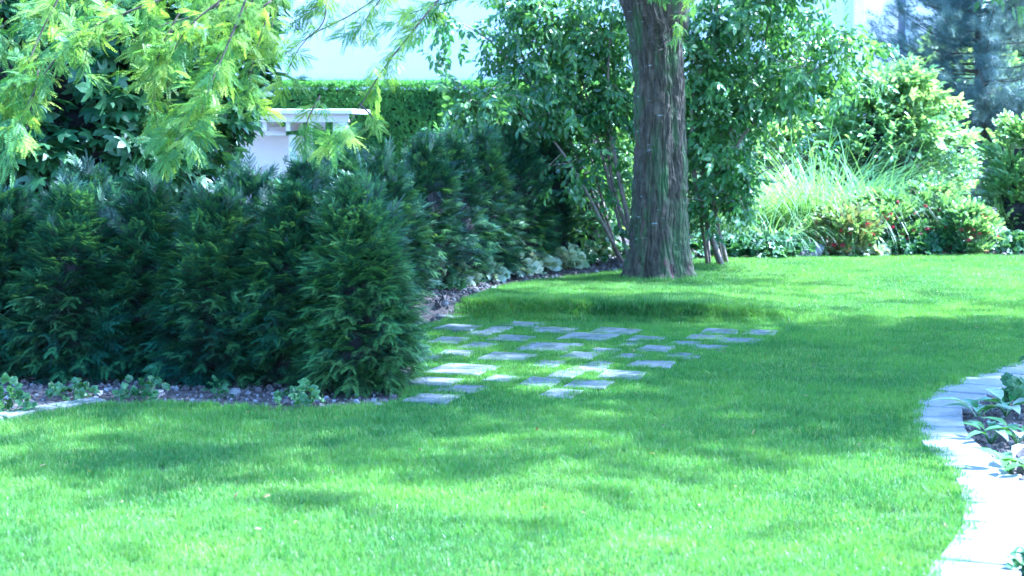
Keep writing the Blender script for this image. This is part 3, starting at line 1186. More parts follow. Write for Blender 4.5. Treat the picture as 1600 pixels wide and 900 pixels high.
# ------------------------------------------------------------------ shrubs: shape sampled by height profile
def profile_points(n, h, prof, lump, seed, shell=0.45, zpow=1.0, ell=1.0):
    """points filling a body of revolution with lumpy outline; returns pos, outward"""
    r = np.random.default_rng(seed)
    wv = waves(seed + 900, 12, 3.8)
    t = r.random(n) ** zpow
    a = r.uniform(0, 2 * math.pi, n)
    Rr = np.interp(t, [p[0] for p in prof], [p[1] for p in prof])
    d = np.stack([np.cos(a), np.sin(a) * ell, np.zeros(n)], -1)
    k = 1 + lump * wv(np.stack([np.cos(a), np.sin(a), t * 2.2], -1))
    q = r.random(n) ** shell
    pos = d * (Rr * k * q)[:, None]
    pos[:, 2] = t * h * (1 + 0.06 * wv(np.stack([np.cos(a), np.sin(a), a * 0], -1)))
    return pos, d, q, t


def core_mesh(h, prof, lump, seed, scale=0.6, z0=0.05, ell=1.0):  # closed lumpy body inside a shrub, makes its gaps look shaded
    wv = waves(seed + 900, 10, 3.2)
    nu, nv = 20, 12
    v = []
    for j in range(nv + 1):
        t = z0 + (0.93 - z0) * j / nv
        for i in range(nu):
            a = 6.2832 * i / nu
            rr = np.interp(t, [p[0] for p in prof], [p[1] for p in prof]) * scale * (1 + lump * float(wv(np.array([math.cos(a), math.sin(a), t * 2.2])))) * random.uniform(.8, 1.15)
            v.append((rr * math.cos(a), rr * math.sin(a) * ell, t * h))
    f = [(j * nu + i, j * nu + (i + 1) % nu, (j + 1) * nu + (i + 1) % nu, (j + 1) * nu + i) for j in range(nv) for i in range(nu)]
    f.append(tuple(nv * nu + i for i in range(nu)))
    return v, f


def yew(loc, h, rad, n, seed, label, group, spiky=0.3, gap=0.04, protos=None):
    random.seed(seed)
    h *= .97
    rad *= 1.0 if rad < .3 else .85
    x, y = loc
    t = empty("yew_shrub", (x, y, Hs(x, y)), label, "shrub", group)
    prof = [(0, rad * .62), (.08, rad * .9), (.2, rad * 1.04), (.42, rad * .93), (.66, rad * .68), (.85, rad * .38), (1, rad * .05)]
    pos, out, q, tt = profile_points(n, h, prof, 0.3, seed, 0.3)
    pos[:, 2] += gap
    r = np.random.default_rng(seed + 5)
    az = r.normal(0, .45, n)
    c, s_ = np.cos(az), np.sin(az)
    o2 = np.stack([out[:, 0] * c - out[:, 1] * s_, out[:, 0] * s_ + out[:, 1] * c, np.zeros(n)], -1)
    up = 0.15 + 0.9 * tt ** 2 + r.normal(0, .25, n) - 0.35 * (q > .85) * (tt < .6)
    ax = o2 + np.array([0, 0, 1]) * up[:, None]
    nr = np.array([0, 0, 1.0]) + out * 0.35 + r.normal(0, .3, (n, 3))
    # leading shoots standing up out of the top
    m_ = int(n * .05)
    k = r.integers(0, n, m_)
    top = pos[k].copy()
    top[:, :2] *= 0.6
    top[:, 2] = h * r.uniform(.75, .98 + spiky * .25, m_)
    axt = r.normal(0, .25, (m_, 3)) + np.array([0, 0, 1.0])
    pos = np.concatenate([pos, top])
    ax = np.concatenate([ax, axt])
    nr = np.concatenate([nr, r.normal(0, 1, (m_, 3))])
    scatter("foliage", t, protos or YEW, pos, eulers(ax, nr), r.uniform(.55, 1.5, len(pos)) * (1 - .3 * np.clip(pos[:, 2] / h, 0, 1) ** 2))
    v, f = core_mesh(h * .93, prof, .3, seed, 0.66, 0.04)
    obj("shade_core", v, f, M_core, t)  # solid dark core, painted shade behind the yew sprays
    mb = MB()
    for i in range(5):
        a = random.uniform(0, 6.28)
        b = random.uniform(.02, .07)
        e = random.uniform(.05, .6) * rad
        mb.tube([(b * math.cos(a), b * math.sin(a), -.05), (b * 1.4 * math.cos(a), b * 1.4 * math.sin(a), h * .25), (e * math.cos(a), e * math.sin(a), h * .85)], [.016, .011, .003], 6)
    mb.build("stem", M_twig, t, True)
    return t


fg = "yew shrubs in the front row of the hedge"
front = [(556, 622, 1.12, .245, "right end of the front hedge row, full and bushy beside the stones"),
         (442, 618, 1.07, .27, "second from the right end of the front hedge row"),
         (318, 612, 1.06, .275, "third from the right end of the front hedge row"),
         (205, 606, 1.1, .275, "fourth from the right end of the front hedge row"),
         (88, 606, 1.07, .275, "fifth from the right end of the front hedge row"),
         (-30, 606, 1.04, .275, "leftmost in the front hedge row, cut by the picture's left edge")]
for i, (px, py, h, r, lab) in enumerate(front):
    x, y = G(px, py)
    yew((x, y + (.34 if i == 0 else .46 + .1 * (i % 2))), h, r, 2200 if i else 2500, 300 + i, "dark yew shrub, " + lab, fg, protos=None if i else [YEW[1], YEW[3]])
mg = "yew shrubs in the second row behind the front hedge"
second = [((-3.7, 11.4), 1.22, .42, "dark yew shrub behind the front row at the far left under the yellow-green boughs"),
          ((-2.85, 11.5), 1.2, .42, "dark yew shrub behind the front row, below the maple leaves"),
          ((-1.72, 11.5), 1.16, .42, "dark yew shrub behind the front row, its top in front of the white pergola"),
          ((-1.5, 12.6), 1.2, .4, "dark yew shrub behind the front row, just right of the white pergola post")]
for i, (loc, h, r, lab) in enumerate(second):
    yew(loc, h, r, 950, 320 + i, lab, mg, spiky=.45)
bgp = "yew shrubs in the rear row leading back to the tree"
rear = [(600, 500, 1.2, .36, "rear yew shrub with the darkest spire-like top, seen over the front hedge"),
        (668, 478, 1.22, .36, "rear yew shrub standing just behind the right end of the front hedge"),
        (712, 460, 1.27, .36, "rear yew shrub above the nearest pale leafy clumps of the back bed"),
        (760, 444, 1.32, .37, "rear yew shrub with sunlit young shoots in the middle of the rear row"),
        (815, 430, 1.36, .38, "rear yew shrub with bright sunlit sprays right of the middle of the rear row"),
        (862, 418, 1.38, .38, "rear yew shrub, dark, second from the tree end of the rear row"),
        (912, 408, 1.36, .38, "rear yew shrub at the tree end of the rear row beside the bare stems"),
        (540, 520, 1.2, .36, "rear yew shrub at the hidden left start of the rear row")]
for i, (px, py, h, r, lab) in enumerate(rear):
    x, y = G(px, py)
    yew((x - .04, y + .42), h, r, 1200, 340 + i, lab, bgp, spiky=.45)


def leafy(name, loc, h, prof, n, protos, seed, label, cat, group=None, up=0.3, lump=.25, shell=.45, stems=7, stem_r=.02, stem_m=None, scale=(.8, 1.3), spread=.5, core=0.0,
          zpow=.8, zlow=0.0, droop=0.0, base_z=None, ell=1.0, extra=None, part="foliage"):
    random.seed(seed)
    x, y = loc
    bz = Hs(x, y) if base_z is None else base_z
    t = empty(name, (x, y, bz), label, cat, group)
    pos, out, q, tt = profile_points(n, h, prof, lump, seed, shell, zpow, ell)
    pos[:, 2] += zlow
    r = np.random.default_rng(seed + 5)
    ax = out * 1.0 + r.normal(0, .45, (n, 3)) + np.array([0, 0, 1.0]) * (up + .5 * tt - droop)[:, None]
    nr = np.array([0, 0, 1.0]) + out * .4 + r.normal(0, .35, (n, 3))
    # gather shoots into clumps: pull points towards clump centres
    nc = max(8, n // 28)
    cc = r.integers(0, n, nc)
    cen = pos[cc]
    best = np.zeros(n, int)
    for s0 in range(0, n, 2000):
        dd = ((pos[s0:s0 + 2000, None, :] - cen[None]) ** 2).sum(-1)
        best[s0:s0 + 2000] = dd.argmin(1)
    pos = pos * .68 + cen[best] * .32
    scatter(part, t, protos, pos, eulers(ax, nr), r.uniform(scale[0], scale[1], n))
    if extra:
        nm, pr, m_, sc = extra
        k = r.integers(0, n, m_)
        p2 = pos[k] + out[k] * .06
        scatter(nm, t, pr, p2, eulers(out[k] + r.normal(0, .3, (m_, 3)) + np.array([0, 0, .3 if nm != "flowers" else -1.2]), nr[k]), r.uniform(sc[0], sc[1], m_))
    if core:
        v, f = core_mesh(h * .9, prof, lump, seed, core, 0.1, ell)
        obj("shade_core", v, f, M_core, t)  # dark body set inside so gaps between shoots look shaded
    R0 = max(p[1] for p in prof)
    if stems:
        for i in range(stems):
            a = 6.283 * i / stems + random.uniform(-.3, .3)
            b = random.uniform(.3, 1) * .1 * R0
            e = random.uniform(.3, 1) * spread * R0
            c = curve_pts([(b * math.cos(a), b * math.sin(a), -.08), (b * 1.8 * math.cos(a + .2), b * 1.8 * math.sin(a + .2), h * .25 + zlow * .5),
                           (e * .6 * math.cos(a), e * .6 * math.sin(a), h * .55 + zlow), (e * math.cos(a + .1), e * math.sin(a + .1), h * .88 + zlow)], 12)
            mb = MB()
            mb.tube(c, [stem_r * (1 - .8 * k / 11) for k in range(12)], 7)
            mb.build("stem", stem_m or M_twig, t, True)
    return t


# maple behind the front hedge at the left
leafy("maple_tree", (-3.75, 14.2), 3.6, [(0, 1.1), (.2, 1.55), (.5, 1.75), (.8, 1.5), (1, .7)], 3900, MAPLE, 401,
      "dark green maple with large lobed leaves behind the left hedge", "tree", up=-.1, lump=.12, shell=.3, stems=4, stem_r=.05, zlow=.75, core=.55, scale=(.9, 1.4), zpow=.9)

# tall multi-stemmed shrub behind the trunk
SHX, SHY = 1.75, 18.6


def big_shrub():
    random.seed(77)
    t = empty("multi_stemmed_shrub", (SHX, SHY, Hs(SHX, SHY)), "tall arching shrub with pale bare stems and drooping leaves behind the tree trunk", "shrub")
    stems = [([(955, 395), (948, 340), (930, 270), (905, 190), (870, 110), (820, 40)], .02), ([(978, 385), (960, 300), (948, 200), (935, 100), (915, -20)], .026),
             ([(985, 400), (972, 300), (955, 210), (950, 120), (960, -20)], .03), ([(965, 400), (940, 345), (905, 280), (860, 215), (800, 170), (730, 160)], .02),
             ([(1083, 385), (1100, 320), (1125, 250), (1150, 180), (1185, 90), (1210, 0)], .026), ([(1078, 380), (1085, 280), (1092, 180), (1110, 90), (1125, -20)], .028),
             ([(1088, 380), (1115, 300), (1150, 230), (1205, 160), (1270, 110), (1330, 90)], .022), ([(1090, 385), (1120, 330), (1160, 290), (1210, 260), (1250, 255)], .012),
             ([(1070, 385), (1100, 240), (1140, 160), (1230, 90), (1330, 60)], .018), ([(1060, 380), (1080, 200), (1100, 100), (1180, 20), (1260, -40)], .02),
             ([(960, 398), (925, 300), (880, 200), (820, 120), (760, 60), (700, 25)], .02), ([(970, 398), (940, 240), (900, 100), (850, 20), (800, -30)], .02)]
    pos, ax, nr, sc = [], [], [], []
    for ctrl, r0 in stems:
        Y = SHY + random.uniform(-.5, .5)
        c = curve_pts([P(px, py, Y) if k else (G(px, py)[0], SHY + random.uniform(-.2, .2), Hs(*G(px, py)) - .05) for k, (px, py) in enumerate(ctrl)], 22)
        c = [Vector(q) - t.location for q in c]
        mb = MB()
        mb.tube(c, [r0 * (1 - .75 * i / 21) for i in range(22)], 8)
        mb.build("stem", M_palestem, t, True)
        # side branches with leaves
        for j in range(54):
            i = random.randrange(3 if random.random() < .35 else 8, 22)
            o = c[min(i, 21)]
            d = Vector((random.gauss(0, 1), random.gauss(0, .8), random.gauss(.35, .5))).normalized()
            ln = random.uniform(.2, .75)
            e = o + d * ln - Vector((0, 0, .15 * ln))
            if j % 3 == 0:
                mb2 = mb3
                mb2.tube([o, (o + e) / 2 + Vector((0, 0, .06)), e], [.005, .0035, .0015], 4)
            for k in range(random.randint(4, 9)):
                q = o.lerp(e, random.random() ** .6) + rv(.055)
                if q.x < -.35 and q.z < 1.5 and random.random() < .7: continue
                if q.x > .75 and q.z < 1.4 - .2 * (q.x - .6): continue
                pos.append(q)
                ax.append(d * .5 + Vector((random.gauss(0, .5), random.gauss(0, .5), random.gauss(-.35, .35))))
                nr.append(Vector((0, -.3, 1)) + rv(.4))
                sc.append(random.uniform(.75, 1.2))
    mb3.build("side_branches", M_palestem, t, True, "stuff")
    scatter("foliage", t, SHRUB, np.array(pos), eulers(np.array(ax), np.array(nr)), np.array(sc))


mb3 = MB()
big_shrub()

leafy("lilac_shrub", (-.15, 19.6), 1.75, [(0, .6), (.3, .85), (.6, .95), (.85, .75), (1, .35)], 1500, SHRUB, 411,
      "leafy shrub with faded mauve flower heads between the rear yews and the tall clipped hedge", "shrub", up=.1, lump=.2, stems=6, core=.45, extra=("flower_heads", MAUVE, 110, (1.0, 1.8)))
leafy("leafy_shrub", (.85, 20.6), 1.9, [(0, .6), (.3, .9), (.6, .95), (.85, .75), (1, .3)], 1500, LIGHT, 412,
      "loose green shrub filling the gap left of the trunk behind the rear yews", "shrub", up=.2, lump=.2, stems=6, core=.35)

# right background
leafy("bright_leaved_shrub", (5.2, 24.0), 2.1, [(0, .7), (.3, 1.05), (.6, 1.1), (.85, .75), (1, .3)], 2600, LIGHT, 421,
      "tall bright light green shrub in full sun behind the silver grass", "shrub", up=.35, lump=.25, stems=7, core=.4, scale=(.9, 1.4))
leafy("leafy_shrub", (3.3, 24.0), 1.8, [(0, .8), (.3, 1.1), (.6, 1.1), (.85, .8), (1, .3)], 2200, LIGHT, 422,
      "rounded sunlit shrub right of the trunk, behind the arching shrub and silver grass", "shrub", up=.3, lump=.25, stems=6, core=.4)
leafy("leafy_shrub", (4.2, 27.2), 2.2, [(0, .9), (.3, 1.2), (.6, 1.2), (.85, .9), (1, .4)], 1800, SHRUB, 423,
      "darker tall shrub at the back between the trunk and the pine, below the house wall", "shrub", up=.3, lump=.25, stems=6, core=.5, scale=(1, 1.5))
leafy("glossy_shrub", (6.35, 21.3), 1.45, [(0, .35), (.3, .55), (.6, .6), (.85, .45), (1, .2)], 1100, SMALL, 424,
      "dark leafy shrub at the right edge of the picture beside the white rails", "shrub", up=.5, lump=.25, stems=6, core=.5, scale=(1, 1.7))
leafy("leafy_shrub", (10.4, 28.0), 2.4, [(0, .9), (.3, 1.3), (.6, 1.3), (.85, .9), (1, .4)], 2200, LIGHT, 425,
      "tall pale green shrub at the right edge behind the pine", "shrub", up=.3, lump=.25, stems=6, core=.4, scale=(1, 1.5))


def pine():
    random.seed(91)
    x, y = 7.0, 26.0
    t = empty("pine_tree", (x, y, -.1), "blue-green pine with long soft needles at the right, behind the bright shrub", "tree")
    mb = MB()
    mb.tube([(0, 0, -.1), (.03, 0, 1.5), (-.05, .05, 3.2), (0, 0, 4.8)], [.1, .085, .05, .015], 10)
    mb.build("trunk", M_twig, t, True)
    pos, ax, nr = [], [], []
    mb = MB()
    for i in range(210):
        z = random.uniform(.35, 4.6)
        a = random.uniform(0, 6.28)
        L = random.uniform(.7, 1.25) * (1.7 if z > 1.8 else .95) * (1 - .1 * z)
        c = curve_pts([(0, 0, z), (L * .5 * math.cos(a), L * .5 * math.sin(a), z + .05), (L * math.cos(a), L * math.sin(a), z + .3 * L)], 8)
        mb.tube(c, [.014 - .0015 * k for k in range(8)], 5)
        for k in range(26):
            q = c[random.randrange(2, 8)] + rv(.09)
            pos.append(q)
            ax.append(Vector((math.cos(a), math.sin(a), .7)) + rv(.5))
            nr.append(rv())
    mb.build("branches", M_twig, t, True, "stuff")
    scatter("needles", t, PINE, np.array(pos), eulers(np.array(ax), np.array(nr)), rng.uniform(.9, 1.5, len(pos)))


pine()


def reed_clump(loc, h, rad, n, seed, label, nodd=1.0, wd=.013):
    random.seed(seed)
    x, y = loc
    mb = MB()
    for _ in range(n):
        a = random.uniform(0, 6.283)
        r = rad * .35 * math.sqrt(random.random())
        ln = h * random.uniform(.75, 1.35)
        blade(mb, (r * math.cos(a), r * math.sin(a), 0), a + random.gauss(0, .5), ln, wd * random.uniform(.7, 1.2), abs(random.gauss(1.7, .4)) * nodd, 0, 9, .95, None)
    o = mb.build("ornamental_grass", M_reed)
    o.location = (x, y, Hs(x, y) - .02)
    tag(o, label, "ornamental grass", "clumps of silver grass in the back bed")
    return o


reed_clump((3.85, 21.6), 1.65, 1.5, 1400, 501, "tallest clump of arching silver grass, brightly sunlit, behind the red-flowered bushes", 1.1, .016)
reed_clump((2.95, 21.5), 1.55, 1.1, 750, 502, "silver grass clump between the trunk and the tallest clump", 1.1, .015)
reed_clump((3.1, 20.2), .8, .6, 260, 503, "low clump of drooping green grass blades just left of the pale rock", 1.2, .014)
reed_clump((4.6, 21.9), 1.6, 1.0, 520, 504, "silver grass clump nodding to the right in front of the bright shrub", 1.1, .015)

fu = "red-flowered bushes along the back bed"
for i, (px, py, Y, h, r, lab, pr) in enumerate([(1320, 400, 20.0, .5, .36, "leftmost red-flowered bush beside the pale rock, reddish twigs", REDL),
                                                (1385, 398, 20.4, .68, .42, "red-flowered bush in the middle of the back bed, densest with red blooms", SMALL),
                                                (1455, 398, 20.6, .78, .42, "tallest red-flowered bush, yellow-green leaves, right of the middle of the back bed", SMALL),
                                                (1510, 398, 20.1, .5, .32, "low red-flowered bush nearest the white rails", SMALL)]):
    x = P(px, py, Y)[0]
    leafy("fuchsia_bush", (x, Y), h, [(0, r * .6), (.3, r), (.6, r), (.85, r * .75), (1, r * .3)], 950, pr if pr is SMALL else REDL + SMALL[:1], 430 + i,
          lab, "bush", fu, up=.6, lump=.25, stems=8, stem_r=.008, core=.0, scale=(.6, 1.05), extra=("flowers", FLOWER, 70 + 30 * (i == 1), (.6, 1.1)))


# ------------------------------------------------------------------ low plants
def low_plant(name, loc, r, h, n, protos, seed, label, cat, group, flat=.6, scale=(.7, 1.2)):
    x, y = loc
    t = empty(name, (x, y, Hs(x, y)), label, cat, group)
    q = np.random.default_rng(seed)
    a = q.uniform(0, 6.283, n)
    rr = r * np.sqrt(q.random(n))
    z = h * (1 - (rr / r) ** 2 * .7) * q.uniform(.35, 1, n)
    pos = np.stack([rr * np.cos(a), rr * np.sin(a), z], -1)
    ax = np.stack([np.cos(a) * .6, np.sin(a) * .6, q.normal(.35, .3, n)], -1) + q.normal(0, .3, (n, 3))
    nr = np.array([0, 0, 1.0]) + np.stack([np.cos(a), np.sin(a), a * 0], -1) * .6 + q.normal(0, .2, (n, 3)) + np.array([0, -.4, 0])
    scatter("leaves", t, protos, pos, eulers(ax, nr), q.uniform(scale[0], scale[1], n))
    mb = MB()
    for i in range(9):
        k = int(q.integers(0, n))
        mb.tube([(pos[k][0] * .2, pos[k][1] * .2, -.01), (pos[k][0] * .6, pos[k][1] * .6, pos[k][2] * .6), tuple(pos[k])], [.003, .0025, .0015], 4)
    mb.build("stalks", M_strap, t, False, "stuff")
    return t


gg = "pale variegated plants along the rear hedge"
for i, (px, py, r, lab) in enumerate([(688, 470, .17, "pale leafy clump nearest the paving at the left end of the back bed"),
                                      (716, 456, .14, "small pale clump, second from the left in the back bed"),
                                      (757, 448, .17, "sunlit pale clump, third from the left in the back bed, bare soil on its right"),
                                      (806, 437, .18, "brightest whitish clump in the middle of the back bed"),
                                      (838, 428, .17, "whitish clump right of the brightest one in the back bed"),
                                      (862, 421, .16, "pale clump third from the trunk in the back bed"),
                                      (888, 421, .15, "pale clump second from the trunk along the back bed"),
                                      (915, 415, .2, "wide greenish clump left of the trunk in the back bed"),
                                      (955, 408, .2, "green clump touching the left side of the trunk")]):
    low_plant("variegated_plant", G(px, py), r * 1.15, .21, 80, VAR if i not in (0, 7, 8) else VAR[:1] + GRD[:2], 600 + i, lab, "plant", gg, scale=(.8, 1.4))
gf = "small leafy plants in front of the hedge"
for i, (px, py, r, h, n, lab) in enumerate([(8, 648, .15, .2, 70, "largest leafy plant in the front bed, cut by the left edge of the picture"),
                                            (112, 622, .12, .13, 42, "low green plant on the rubble soil below the fifth yew"),
                                            (222, 624, .14, .15, 52, "broad-leaved plant at the foot of the fourth yew"),
                                            (340, 620, .07, .1, 16, "single small round-leaved seedling in front of the hedge"),
                                            (466, 636, .13, .14, 52, "leafy clump at the foot of the hedge, nearest the stepping stones")]):
    low_plant("bed_plant", G(px, py), r, h, int(n * .8), GRD, 620 + i, lab, "plant", gf, scale=(.45, .75))
gb = "low plants along the far edge of the lawn"
random.seed(31)
for i, px in enumerate([1100, 1135, 1165, 1200, 1232, 1268, 1305, 1345, 1390, 1430, 1480, 1530, 1575, 1610]):
    nm = ["beside the right foot of the trunk", "second right of the trunk", "third right of the trunk", "a hand's width left of the rock, dark", "just left of the pale rock",
          "in front of the pale rock", "right of the rock with whitish leaves", "whitish, below the left red-flowered bush", "below the densest red flowers",
          "below the middle of the red-flowered bushes", "below the tallest red-flowered bush", "left of the white rails", "below the white rails", "at the right edge of the picture"][i]
    y0 = (405 if i < 5 else 400) - (px - 1100) * .006
    low_plant("border_plant", G(px, y0 + random.uniform(-2, 1)), .3, .26 if i not in (6, 7) else .2, 110, (GRD if i not in (5, 6, 7, 11) else VAR), 640 + i,
              "low leafy plant at the lawn's far edge, " + nm, "plant", gb, scale=(.9, 1.5))


def strap_plant(loc, n, L, W, seed, label):
    """rosette of broad pleated leaves"""
    random.seed(seed)
    x, y = loc
    t = empty("broad_leaved_plant", (x, y, Hs(x, y)), label, "plant", "leafy plants in the bed inside the path curve")
    for i in range(n):
        a = 6.283 * i / n + random.uniform(-.4, .4)
        mb = MB()
        e = random.uniform(.3, .9)
        d = Vector((math.cos(a), math.sin(a), e))
        st = Vector((math.cos(a), math.sin(a), 1.3)) * random.uniform(.03, .06)
        mb.tube([(0, 0, -.01), st * .6, st], [.004, .003, .003], 5, 0)
        leaf_shape(mb, st, d, Vector((0, 0, 1)), L * random.uniform(.7, 1.15), W * random.uniform(.8, 1.1), 0, .35, .55, 4)
        mb.build("leaf", M_strap if random.random() < .65 else M_varieg, t, True)
    return t


strap_plant(G(1530, 655), 9, .17, .075, 701, "broad-leaved plant by the path's tightest bend, leaves drooping")
strap_plant(G(1572, 648), 9, .17, .08, 702, "broad-leaved plant behind the others, near the right edge of the picture")
strap_plant(G(1548, 690), 8, .13, .06, 703, "smaller pale broad-leaved plant in the middle of the gravelly bed")
strap_plant(G(1590, 690), 8, .14, .07, 704, "broad-leaved plant at the right edge, beside the smaller pale one")
strap_plant(G(1578, 738), 8, .15, .065, 705, "yellow-green broad-leaved plant where the bed meets the sunlit slabs")
strap_plant(G(1612, 748), 8, .15, .065, 706, "broad-leaved plant cut by the right edge just above the sunlit slabs")
low_plant("hanging_plant", G(1614, 640), .14, .34, 46, GRD, 710, "taller leafy plant cut by the right edge above the bend of the path", "plant", None)
low_plant("trailing_plant", G(1622, 892), .07, .05, 40, GRD, 711, "flat green plant in the bottom right corner beside the path", "plant", None)

def litter():
    """a few dry leaflets and twigs dropped by the tree on grass, slabs and path"""
    n = 150
    x = rng.uniform(-4, 4.2, n)
    y = rng.uniform(6.2, 18, n)
    M = leaf_mat("dry_leaflet", [(0.16, 0.11, 0.05), (0.24, 0.19, 0.08), (0.1, 0.06, 0.035)], .2, .7, .2)
    mb = MB()
    leaf_shape(mb, (0, 0, 0), (0, 1, 0), (0, 0, 1), .03, .012, 0, .5, .3, 3)
    p = proto("dry_leaflet", mb.v, mb.f, [M])
    z = H(x, y) + rng.uniform(.022, .034, n)
    px = np.interp(y, [q[1] for q in PATH_L], [q[0] for q in PATH_L])
    z = np.where((x > px), H(x, y) + .016, z)
    rot = np.stack([rng.normal(0, .4, n), rng.normal(0, .4, n), rng.uniform(0, 6.28, n)], -1)
    o = scatter("fallen_leaves", None, [p], np.stack([x, y, z], -1), rot, rng.uniform(.6, 1.5, n))
    tag(o, "scattered dry leaflets fallen on the lawn and path", None, None, "stuff")


litter()

rock_v, rock_f = [], []


def rock(loc, s_, seed, label):
    r = np.random.default_rng(seed)
    wv = waves(seed, 12, 2.2)
    nu, nv = 28, 16
    v = []
    for j in range(nv + 1):
        ph = math.pi * j / nv
        for i in range(nu):
            a = 6.2832 * i / nu
            d = np.array([math.sin(ph) * math.cos(a), math.sin(ph) * math.sin(a), math.cos(ph)])
            k = 1 + .13 * float(wv(d)) + .05 * float(wv(d * 3))
            v.append(tuple(d * k * np.array(s_)))
    f = [(j * nu + i, (j + 1) * nu + i, (j + 1) * nu + (i + 1) % nu, j * nu + (i + 1) % nu) for j in range(nv) for i in range(nu)]
    o = obj("rock", v, f, M_stone, None, False)
    x, y = loc
    o.location = (x, y, Hs(x, y) + s_[2] * .35)
    o.rotation_euler = (0, R(-12), R(10))
    tag(o, label, "rock")


rock((3.32, 19.72), (.25, .17, .12), 5, "pale boulder lying at the left foot of the red-flowered bushes")
rock(G(590, 636), (.035, .03, .02), 6, "small grey stone on the soil at the hedge foot near the paving")
rock(G(365, 618), (.045, .035, .03), 8, "fist-sized grey stone at the hedge foot right of the seedling")


# ------------------------------------------------------------------ clipped hedge, pergola, houses, rails
def clipped_hedge():
    x0, x1, y0, y1 = -4.2, 4.9, 25.0, 26.0
    zb = -.8
    zt = P(700, 131, 25.0)[2]
    t = empty("clipped_hedge", ((x0 + x1) / 2, (y0 + y1) / 2, zb), "tall clipped evergreen hedge with flat top in front of the white house", "hedge")
    c = np.array([(x0 + x1) / 2, (y0 + y1) / 2, zb])
    mb = MB()
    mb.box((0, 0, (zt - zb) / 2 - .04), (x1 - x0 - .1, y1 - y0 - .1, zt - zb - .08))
    mb.build("shade_core", M_core, t)  # dark box inside the hedge, blocks the view through and paints shade
    n = 26000
    r = np.random.default_rng(8)
    x = r.uniform(x0, x1, n)
    z = r.uniform(zb + .8, zt, n)
    wv = waves(12, 10, 3)
    p = np.stack([x, np.full(n, y0), z], -1)
    # vertical furrows between the single plants
    dep = .05 * wv(p * np.array([1.6, 1, .35])) + r.uniform(0, .05, n)
    p[:, 1] += dep
    ax = r.normal(0, .45, (n, 3)) + np.array([0, -.7, .75])
    nr = r.normal(0, 1, (n, 3))
    m = 6500
    q = np.stack([r.uniform(x0, x1, m), r.uniform(y0, y1, m), np.full(m, zt) - .015 + r.normal(0, .012, m)], -1)
    ax2 = r.normal(0, .4, (m, 3)) + np.array([0, -.1, 1.0])
    p = np.concatenate([p, q]) - c
    scatter("foliage", t, THUJA, p, eulers(np.concatenate([ax, ax2]), np.concatenate([nr, r.normal(0, 1, (m, 3))])), r.uniform(.8, 1.4, n + m))


clipped_hedge()


def pergola():
    Y = 19.5
    gz = -.75
    ax_, _, ztop = P(372, 172, Y)
    bx, _, _ = P(553, 172, Y)
    t = empty("pergola", ((ax_ + bx) / 2, Y, gz), "low white timber pergola with flat roof and rafter ends in front of the clipped hedge", "pergola")
    cx = (ax_ + bx) / 2
    k = Y / F

    def zz(py): return P(500, py, Y)[2] - gz
    W = bx - ax_ + 1.2
    ox = -.6
    mb = MB(); mb.box((ox, 1.0, zz(174)), (W, 2.4, .05), 0, 0, .008); mb.build("roof", M_white, t)
    mb = MB(); mb.box((ox, -.05, zz(183)), (W - .1, .04, .11), 0, 0, .006); mb.build("fascia", M_white, t)
    mb = MB(); mb.box((ox - .05 - .35, .25, zz(205)), (W - .8, .07, .1), 0, 0, .006); mb.build("beam", M_white, t)
    for i in range(9):
        px = 375 + i * 37 - 110
        x = P(px, 200, Y)[0] - cx
        if x > (bx - cx) - .1: continue
        mb = MB(); mb.box((x, .6, zz(197)), (.05, 1.2, .11), 0, 0, .005); mb.build("rafter", M_white, t)
    xp = P(453, 240, Y)[0] - cx
    for x_, y_ in ((xp, .25), (xp - 1.6, .25), (xp, 1.9)):
        mb = MB(); mb.box((x_, y_, zz(208) / 2 - .02), (.075, .075, zz(208)), 0, 0, .006); mb.build("post", M_white, t)
    mb = MB(); mb.box((xp - .95, 1.95, zz(215) / 2), (1.75, .06, zz(215)), 0, 0, .004); mb.build("rear_panel", M_white, t)


pergola()


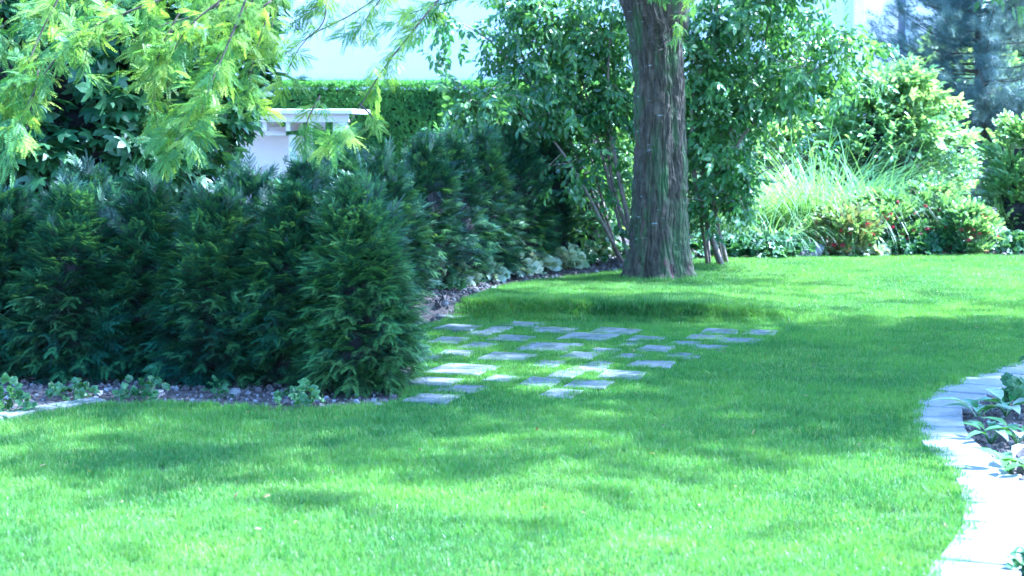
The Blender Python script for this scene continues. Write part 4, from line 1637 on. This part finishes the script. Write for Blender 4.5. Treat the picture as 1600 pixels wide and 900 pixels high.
def houses():
    Y = 31.0
    xr = P(1345, 40, Y)[0]
    t = empty("house", (0, Y, -.8), "white rendered house behind the clipped hedge, filling the top of the view", "house")
    xl = -16.0
    zb = P(435, 128, Y)[2] + .8
    mb = MB(); mb.box(((xl + xr) / 2, 4, 4.2), (xr - xl, 8, 8.4)); mb.build("wall", M_wall, t)
    mb = MB(); mb.box(((xl + xr) / 2, -.03, zb - .45), (xr - xl - .2, .06, .9), 0, 0, .01); mb.build("plinth", M_wall, t)
    mb = MB(); mb.box(((xl + P(960, 0, Y)[0]) / 2 , -.045, zb + .02), (P(960, 0, Y)[0] - xl, .09, .035), 0, 0, .005); mb.build("plinth_ledge", M_dark, t)
    mb = MB(); mb.box((P(1295, 66, Y)[0], -.06, P(1295, 67, Y)[2] + .8), (1.0, .12, .1), 0, 0, .01); mb.build("window_sill", M_dark, t)
    mb = MB(); mb.box((P(1338, 30, Y)[0], -.1, 4.2), (.14, .18, 8.4), 0, 0, .01); mb.build("corner_pilaster", M_white, t)
    v = [(xl - .5, -.7, 8.2), (xr + .5, -.7, 8.2), (xr + .5, 8.7, 8.2), (xl - .5, 8.7, 8.2), (xl + 3, 4, 11.5), (xr - 3, 4, 11.5)]
    obj("roof", v, [(3, 2, 1, 0), (0, 1, 5, 4), (1, 2, 5), (2, 3, 4, 5), (3, 0, 4)], M_roof, t)
    # neighbour to the right
    Y2 = 42.0
    xa = P(1350, 10, Y2)[0]
    xb = P(1500, 10, Y2)[0]
    t2 = empty("neighbour_house", (0, Y2, -.8), "pale neighbouring house with slanting roof edge above the pine at top right", "house")
    mb = MB(); mb.box(((xa + xb) / 2, 3, 3), (xb - xa, 6, 6)); mb.build("wall", M_wall, t2)
    mb = MB(); mb.box((P(1408, 10, Y2)[0], -.12, 3), (.14, .14, 5.9)); mb.build("downpipe", M_dark, t2)
    v = []
    for y in (-.35, 6.3):
        v += [(xb - 1.2, y, 6.4), (xb + .05, y, 6.3), (P(1530, 45, Y2)[0], y, P(1530, 45, Y2)[2] + .8), (P(1515, 45, Y2)[0], y, P(1515, 45, Y2)[2] + .72)]
    f = [(0, 1, 2, 3), (7, 6, 5, 4)] + [(i, 4 + i, 4 + (i + 1) % 4, (i + 1) % 4) for i in range(4)]
    obj("roof", v, f, M_dark, t2)


houses()


def rails():
    Y = 22.5
    x0 = P(1518, 320, Y)[0]
    x1 = x0 + 3.2
    t = empty("garden_rail", (x0, Y, 0), "low white double rail behind the right end of the back bed", "railing")
    for py in (315, 333):
        z = P(1550, py, Y)[2]
        mb = MB(); mb.tube([(0, 0, z), (x1 - x0, 0, z)], .02, 8); mb.build("rail", M_metal, t, True)
    for x in (.1, 1.1, 2.1, 3.1):
        mb = MB(); mb.box((x, 0, .26), (.04, .04, .62), 0, 0, .004); mb.build("post", M_metal, t)


rails()

# far planting that closes the view
leafy("background_tree", (-11.5, 30), 5.5, [(0, 1.5), (.3, 2.4), (.6, 2.4), (.85, 1.6), (1, .6)], 1600, LIGHT, 801, "leafy tree far behind the left hedge", "tree", stems=3, stem_r=.08, core=.6, scale=(1.8, 2.8))
far = "tall trees beyond the garden at the right"
for i, (x, y, h, r, lab) in enumerate([(12.5, 40, 4.0, 2.6, "rounded pale tree beyond the pine at the right edge"), (17.5, 46, 5, 3.2, "rounded tree farthest right beyond the garden"),
                                       (9.5, 37, 2.9, 2.0, "low broad tree between the pine and the neighbouring house")]):
    leafy("background_tree", (x, y), h, [(0, r * .7), (.3, r), (.6, r), (.85, r * .75), (1, r * .3)], 1500, LIGHT, 810 + i, lab, "tree", far, stems=3, stem_r=.08, core=.6, scale=(1.8, 2.8))
